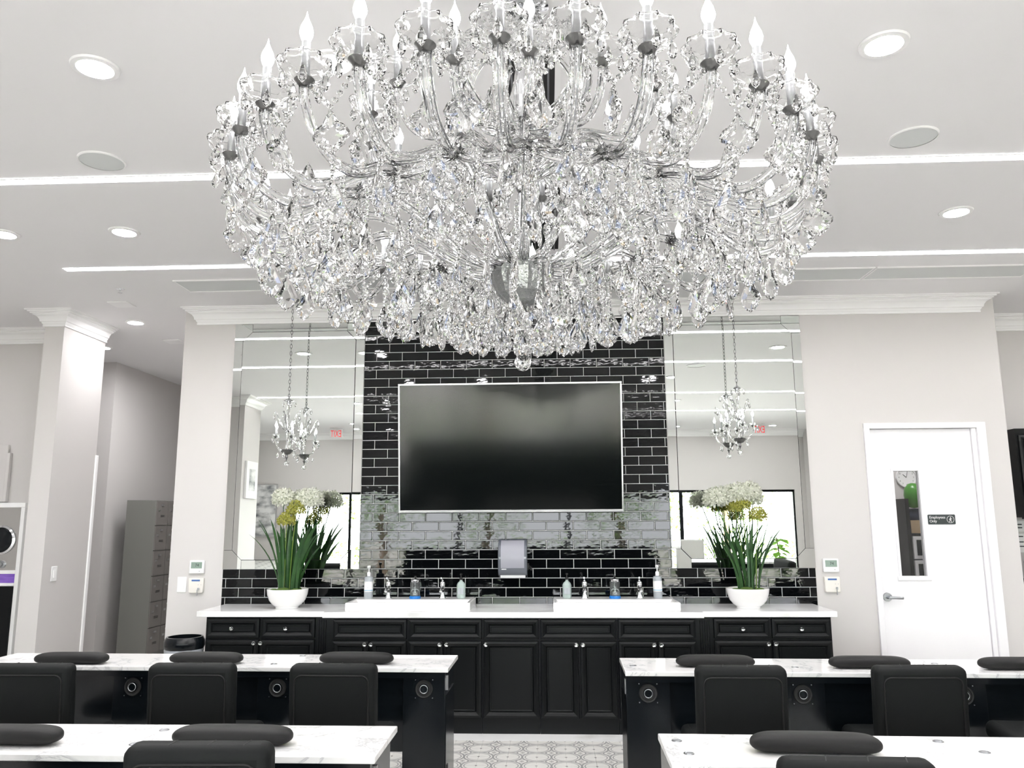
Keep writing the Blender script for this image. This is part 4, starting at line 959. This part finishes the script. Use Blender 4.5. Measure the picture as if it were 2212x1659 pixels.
def outer_arm(sgn):
    lat = .60 * math.sin(STEP / 2) * sgn
    pts = [(1.007, 0, 2.735), (1.004, 0, 2.70), (.978, 0, 2.632), (.925, 0, 2.578), (.85, 0, 2.558), (.77, lat * .25, 2.585), (.69, lat * .6, 2.632), (.60, lat, 2.665)]
    return lobe_tube(spline([(x, y, Z(z)) for x, y, z in pts], 5), .0140).mesh('arm', M['armglass'], 30)
OA = [outer_arm(-1), outer_arm(1)]
for i in range(NO):
    a = A0 + i * STEP
    arm = put('arm', OA[0 if i % 2 else 1], G, (0, 0, 0), (0, 0, a)); candle_end(arm, 1.007, 2.754, 5, RC.random())
MAIN = lobe_tube(spline([(r, 0, Z(z)) for r, z in ((.60, 2.665), (.52, 2.672), (.43, 2.640), (.34, 2.585), (.25, 2.525), (.16, 2.492), (.075, 2.500))], 5), .0140).mesh('main_arm', M['armglass'], 30)
ca, sa = .60 * math.cos(STEP), .60 * math.sin(STEP)
SCAL = lobe_tube(spline([(ca, -sa, Z(2.668)), (.63, -sa * .55, Z(2.625)), (.65, 0, Z(2.610)), (.63, sa * .55, Z(2.625)), (ca, sa, Z(2.668))], 6), .0105).mesh('scallop_arm', M['armglass'], 30)
ROS = MB().lathe([(.001, .016), (.010, .014), (.022, .004), (.028, 0), (.022, -.004), (.010, -.014), (.001, -.016)], 16, mod=lambda a, r, z: 1 + .16 * math.cos(8 * a)).xf(Matrix.Rotation(PI / 2, 4, 'Y')).mesh('rosette', M['glass'])
UPR = lobe_tube(spline([(r, 0, Z(z)) for r, z in ((.60, 2.668), (.58, 2.72), (.50, 2.765), (.40, 2.775), (.31, 2.82), (.23, 2.90), (.12, 2.93), (.045, 2.90))], 5), .0105).mesh('upper_stay', M['armglass'], 30)
for k in range(NO // 2):
    a = A0 + (2 * k + .5) * STEP
    put('main_arm', MAIN, G, None, (0, 0, a)); put('scallop_arm', SCAL, G, None, (0, 0, a + STEP)); put('rosette', ROS, G, (.612 * math.cos(a), .612 * math.sin(a), Z(2.668)), (0, 0, a))
    if k % 2 == 0: put('upper_stay', UPR, G, None, (0, 0, a))
    hang(KITE, 'leaf_pendant', .612, a, 2.645); hang(KITE, 'leaf_pendant', .46, a + STEP, 2.60); hang(KITE, 'leaf_pendant', .80, a + STEP * .5, 2.70)
NI = 15
IARM = lobe_tube(spline([(r, 0, Z(z)) for r, z in ((.56, 2.985), (.557, 2.95), (.535, 2.89), (.485, 2.855), (.42, 2.860), (.34, 2.90), (.25, 2.935), (.15, 2.91), (.045, 2.84))], 5), .0115).mesh('arm', M['armglass'], 30)
for i in range(NI):
    a = math.radians(-133.5) + i * 2 * PI / NI
    arm = put('arm', IARM, G, None, (0, 0, a)); candle_end(arm, .56, 3.0, 5, RC.random())
    hang(KITE, 'leaf_pendant', .56, a + PI / NI, 2.885); hang(PEND, 'pendant', .42, a, 2.83)
# swags of beads between neighbouring outer candles, with a leaf pendant in each
SW = []
half = STEP / 2
for k in range(7):
    u = k / 6; an = half * (1 - u); zz_ = 2.755 - .105 * u ** .8
    for s in ((-1, 1) if k < 6 else (1,)): SW.append((1.0 * math.cos(an) + .035 * (1 - u) * 0, s * 1.0 * math.sin(an), Z(zz_)))
SWM = strand(SW, r=.0082)
LS = lambda n, dz=.0155: strand([(0, 0, -dz * (k + .5)) for k in range(n)], r=.0078)
PENDL = [pendant_mesh(.132, .086, .011, 'pendant', g, False, k + 20) for k, g in enumerate(GL)]
for i in range(NO):
    a = A0 + (i + .5) * STEP
    put('bead_strand', LS(4), G, (.80 * math.cos(a), .80 * math.sin(a), Z(2.575))); hang(PEND, 'pendant', .80, a, 2.515)
S3, S5, S9, S12 = LS(3), LS(5), LS(9), LS(12)
for i in range(NO):
    a = A0 + (i + .5) * STEP
    put('bead_strand', SWM, G, None, (0, 0, a)); hang(KITE, 'leaf_pendant', 1.0, a, 2.645)
    a = A0 + i * STEP
    put('bead_strand', S3, G, (.90 * math.cos(a), .90 * math.sin(a), Z(2.555))); hang(PENDL, 'pendant', .90, a, 2.512)
    a2 = a + .4 * STEP
    put('bead_strand', S9, G, (.70 * math.cos(a2), .70 * math.sin(a2), Z(2.61))); hang(PENDL, 'pendant', .70, a2, 2.470)
for i in range(30):
    a = i * 2 * PI / 30 + .1
    put('bead_strand', S12, G, (.45 * math.cos(a), .45 * math.sin(a), Z(2.57))); hang(PENDL, 'pendant', .45, a, 2.388)
for i in range(19):
    a = i * 2 * PI / 19
    put('bead_strand', S9, G, (.26 * math.cos(a), .26 * math.sin(a), Z(2.48))); hang(PENDL, 'pendant', .26, a, 2.345)
for i in range(9):
    a = i * 2 * PI / 9 + .2; hang(PENDL, 'pendant', .12, a, 2.335); hang(KITE, 'leaf_pendant', .27, a + .3, 2.80)
    put('bead_strand', S12, G, (.27 * math.cos(a + .3), .27 * math.sin(a + .3), Z(2.985)))
# centre: canopy, stem, scroll crown, bowl, finial ball
MB().lathe([(.001, Z(3.485)), (.03, Z(3.49)), (.09, Z(3.505)), (.11, Z(3.52)), (.11, 0)], 32).build('canopy', M['chrome'], G, smooth=40)
MB().lathe([(.012, Z(3.49)), (.014, Z(3.42)), (.03, Z(3.40)), (.05, Z(3.36)), (.03, Z(3.32)), (.02, Z(3.28)), (.028, Z(3.22)), (.045, Z(3.15)), (.05, Z(3.10)), (.035, Z(3.06)), (.02, Z(3.03)), (.024, Z(2.98)), (.036, Z(2.93)), (.040, Z(2.88)), (.030, Z(2.82)), (.014, Z(2.78)), (.015, Z(2.70)), (.022, Z(2.64)), (.030, Z(2.58)), (.026, Z(2.50))], 20).build('stem', M['glass'], G)
MB().cyl((0, 0, Z(2.45)), (0, 0, Z(3.5)), .009, n=10).build('stem_rod', M['chrome'], G, smooth=60)
SCR = lobe_tube(spline([(r, 0, Z(z)) for r, z in ((.03, 3.04), (.10, 3.05), (.19, 3.10), (.25, 3.20), (.24, 3.32), (.17, 3.38), (.12, 3.34))], 5), .0115).mesh('scroll', M['armglass'], 30)
for k in range(10):
    put('scroll', SCR, G, None, (0, 0, k * PI / 5)); hang(DROPS, 'drop', .25, k * PI / 5, 3.19)
MB().lathe([(.02, Z(2.362)), (.055, Z(2.368)), (.088, Z(2.395)), (.106, Z(2.440)), (.112, Z(2.488)), (.104, Z(2.492)), (.06, Z(2.49)), (.02, Z(2.48))], 28, mod=lambda a, r, z: 1 + .03 * math.cos(14 * a)).build('bowl', M['bowl'], G, smooth=25)
MB().lathe([(.004, Z(2.175)), (.012, Z(2.19)), (.020, Z(2.215)), (.010, Z(2.24)), (.026, Z(2.275)), (.034, Z(2.31)), (.014, Z(2.345)), (.02, Z(2.364))], 10).build('finial', M['glass'], G)
bm = bmesh.new(); bmesh.ops.create_icosphere(bm, subdivisions=2, radius=.031); me = bpy.data.meshes.new('ball'); bm.to_mesh(me); bm.free(); me.materials.append(M['glass'])
put('ball', me, G, (0, 0, Z(2.148)))

# ---- two small chandeliers on chains before the mirrors
SB, SCu, SCa, SBu = bobeche_mesh(.42), cup_mesh(.75), candle_mesh(.075, .0075), bulb_mesh(.62)
sd = [drop_mesh(.048, .011, g) for g in (M['glass'],)]
def small_chandelier(x, y, zt, rot, label):
    t = thing('small_chandelier', label, 'chandelier', (x, y, ZC), rot, 'small crystal chandeliers before the mirrors')
    q = lambda z: z + zt - ZC                                          # z measured from the top cup
    MB().lathe([(.004, -.052), (.014, -.046), (.022, -.030), (.040, -.014), (.062, -.004), (.064, 0)], 24, mod=lambda a, r, z: 1 + .05 * math.cos(6 * a)).build('canopy', M['darkmetal'], t, smooth=40)
    c = MB(); z = -.055; k = 0; zend = q(.03)
    while z > zend:
        pts = []
        for j in range(14):
            an = 2 * PI * j / 14; u = .0085 * math.cos(an); v = .0195 * math.sin(an)
            pts.append((u, 0, z - .018 + v) if k % 2 else (0, u, z - .018 + v))
        c.tube(pts, .0022, 6, closed=True); z -= .0315; k += 1
    c.build('chain', M['darkmetal'], t, smooth=60)
    MB().lathe([(.003, q(.035)), (.008, q(.02)), (.012, q(.01)), (.03, q(.004)), (.045, q(-.008)), (.03, q(-.012)), (.014, q(-.02)), (.020, q(-.032)), (.010, q(-.045))], 18).build('top_cup', M['chrome'], t, smooth=40)
    MB().lathe([(.008, q(-.04)), (.014, q(-.08)), (.010, q(-.13)), (.008, q(-.19)), (.016, q(-.23)), (.012, q(-.28)), (.007, q(-.36)), (.012, q(-.44))], 12).build('stem', M['glass'], t)
    MB().lathe([(.010, q(-.475)), (.030, q(-.468)), (.046, q(-.45)), (.052, q(-.432)), (.03, q(-.43)), (.01, q(-.435))], 24, mod=lambda a, r, z: 1 + .04 * math.cos(10 * a)).build('bowl', M['darkmetal'], t, smooth=40)
    MB().lathe([(.003, q(-.525)), (.006, q(-.51)), (.014, q(-.495)), (.010, q(-.485)), (.012, q(-.474))], 14).build('finial', M['darkmetal'], t, smooth=40)
    bm = bmesh.new(); bmesh.ops.create_icosphere(bm, subdivisions=2, radius=.022); me = bpy.data.meshes.new('ball'); bm.to_mesh(me); bm.free(); me.materials.append(M['glass'])
    put('ball', me, t, (0, 0, q(-.548)))
    am = lobe_tube(spline([(r, 0, q(z)) for r, z in ((.040, -.44), (.075, -.43), (.105, -.385), (.115, -.335))], 6), .007, 10).mesh('arm', M['armglass'], 30)
    um = lobe_tube(spline([(r, 0, q(z)) for r, z in ((.012, -.27), (.045, -.235), (.075, -.17), (.10, -.115), (.115, -.12))], 6), [.008] * 6 + [.0075] * 6 + [.006] * 6 + [.005] * 7, 10).mesh('upper_scroll', M['armglass'], 30)
    for k in range(5):
        a = k * 2 * PI / 5
        arm = put('arm', am, t, None, (0, 0, a))
        put('bobeche', SB, arm, (.115, 0, q(-.325))); put('drip_cup', SCu, arm, (.115, 0, q(-.325))); put('candle_sleeve', SCa, arm, (.115, 0, q(-.323))); put('bulb', SBu, arm, (.115, 0, q(-.248)))
        for dk in range(3):
            b_ = (dk - 1) * 1.3; o = put('drop', R.choice(sd), arm, (.115 + .034 * math.cos(b_), .034 * math.sin(b_), q(-.325)), (0, 0, dk))
        o = put('upper_scroll', um, t, None, (0, 0, a + .6)); put('drop', R.choice(sd), o, (.115, 0, q(-.125)))
        put('drop', R.choice(sd), t, (.055 * math.cos(a), .055 * math.sin(a), q(-.012)))
        put('drop', R.choice(sd), t, (.075 * math.cos(a + .6), .075 * math.sin(a + .6), q(-.455)))
    return t
small_chandelier(-1.935, 6.73, 2.635, .3, 'small crystal chandelier on a chain in front of the left mirror')
small_chandelier(1.915, 6.77, 2.70, 1.0, 'small crystal chandelier on a chain in front of the right mirror')
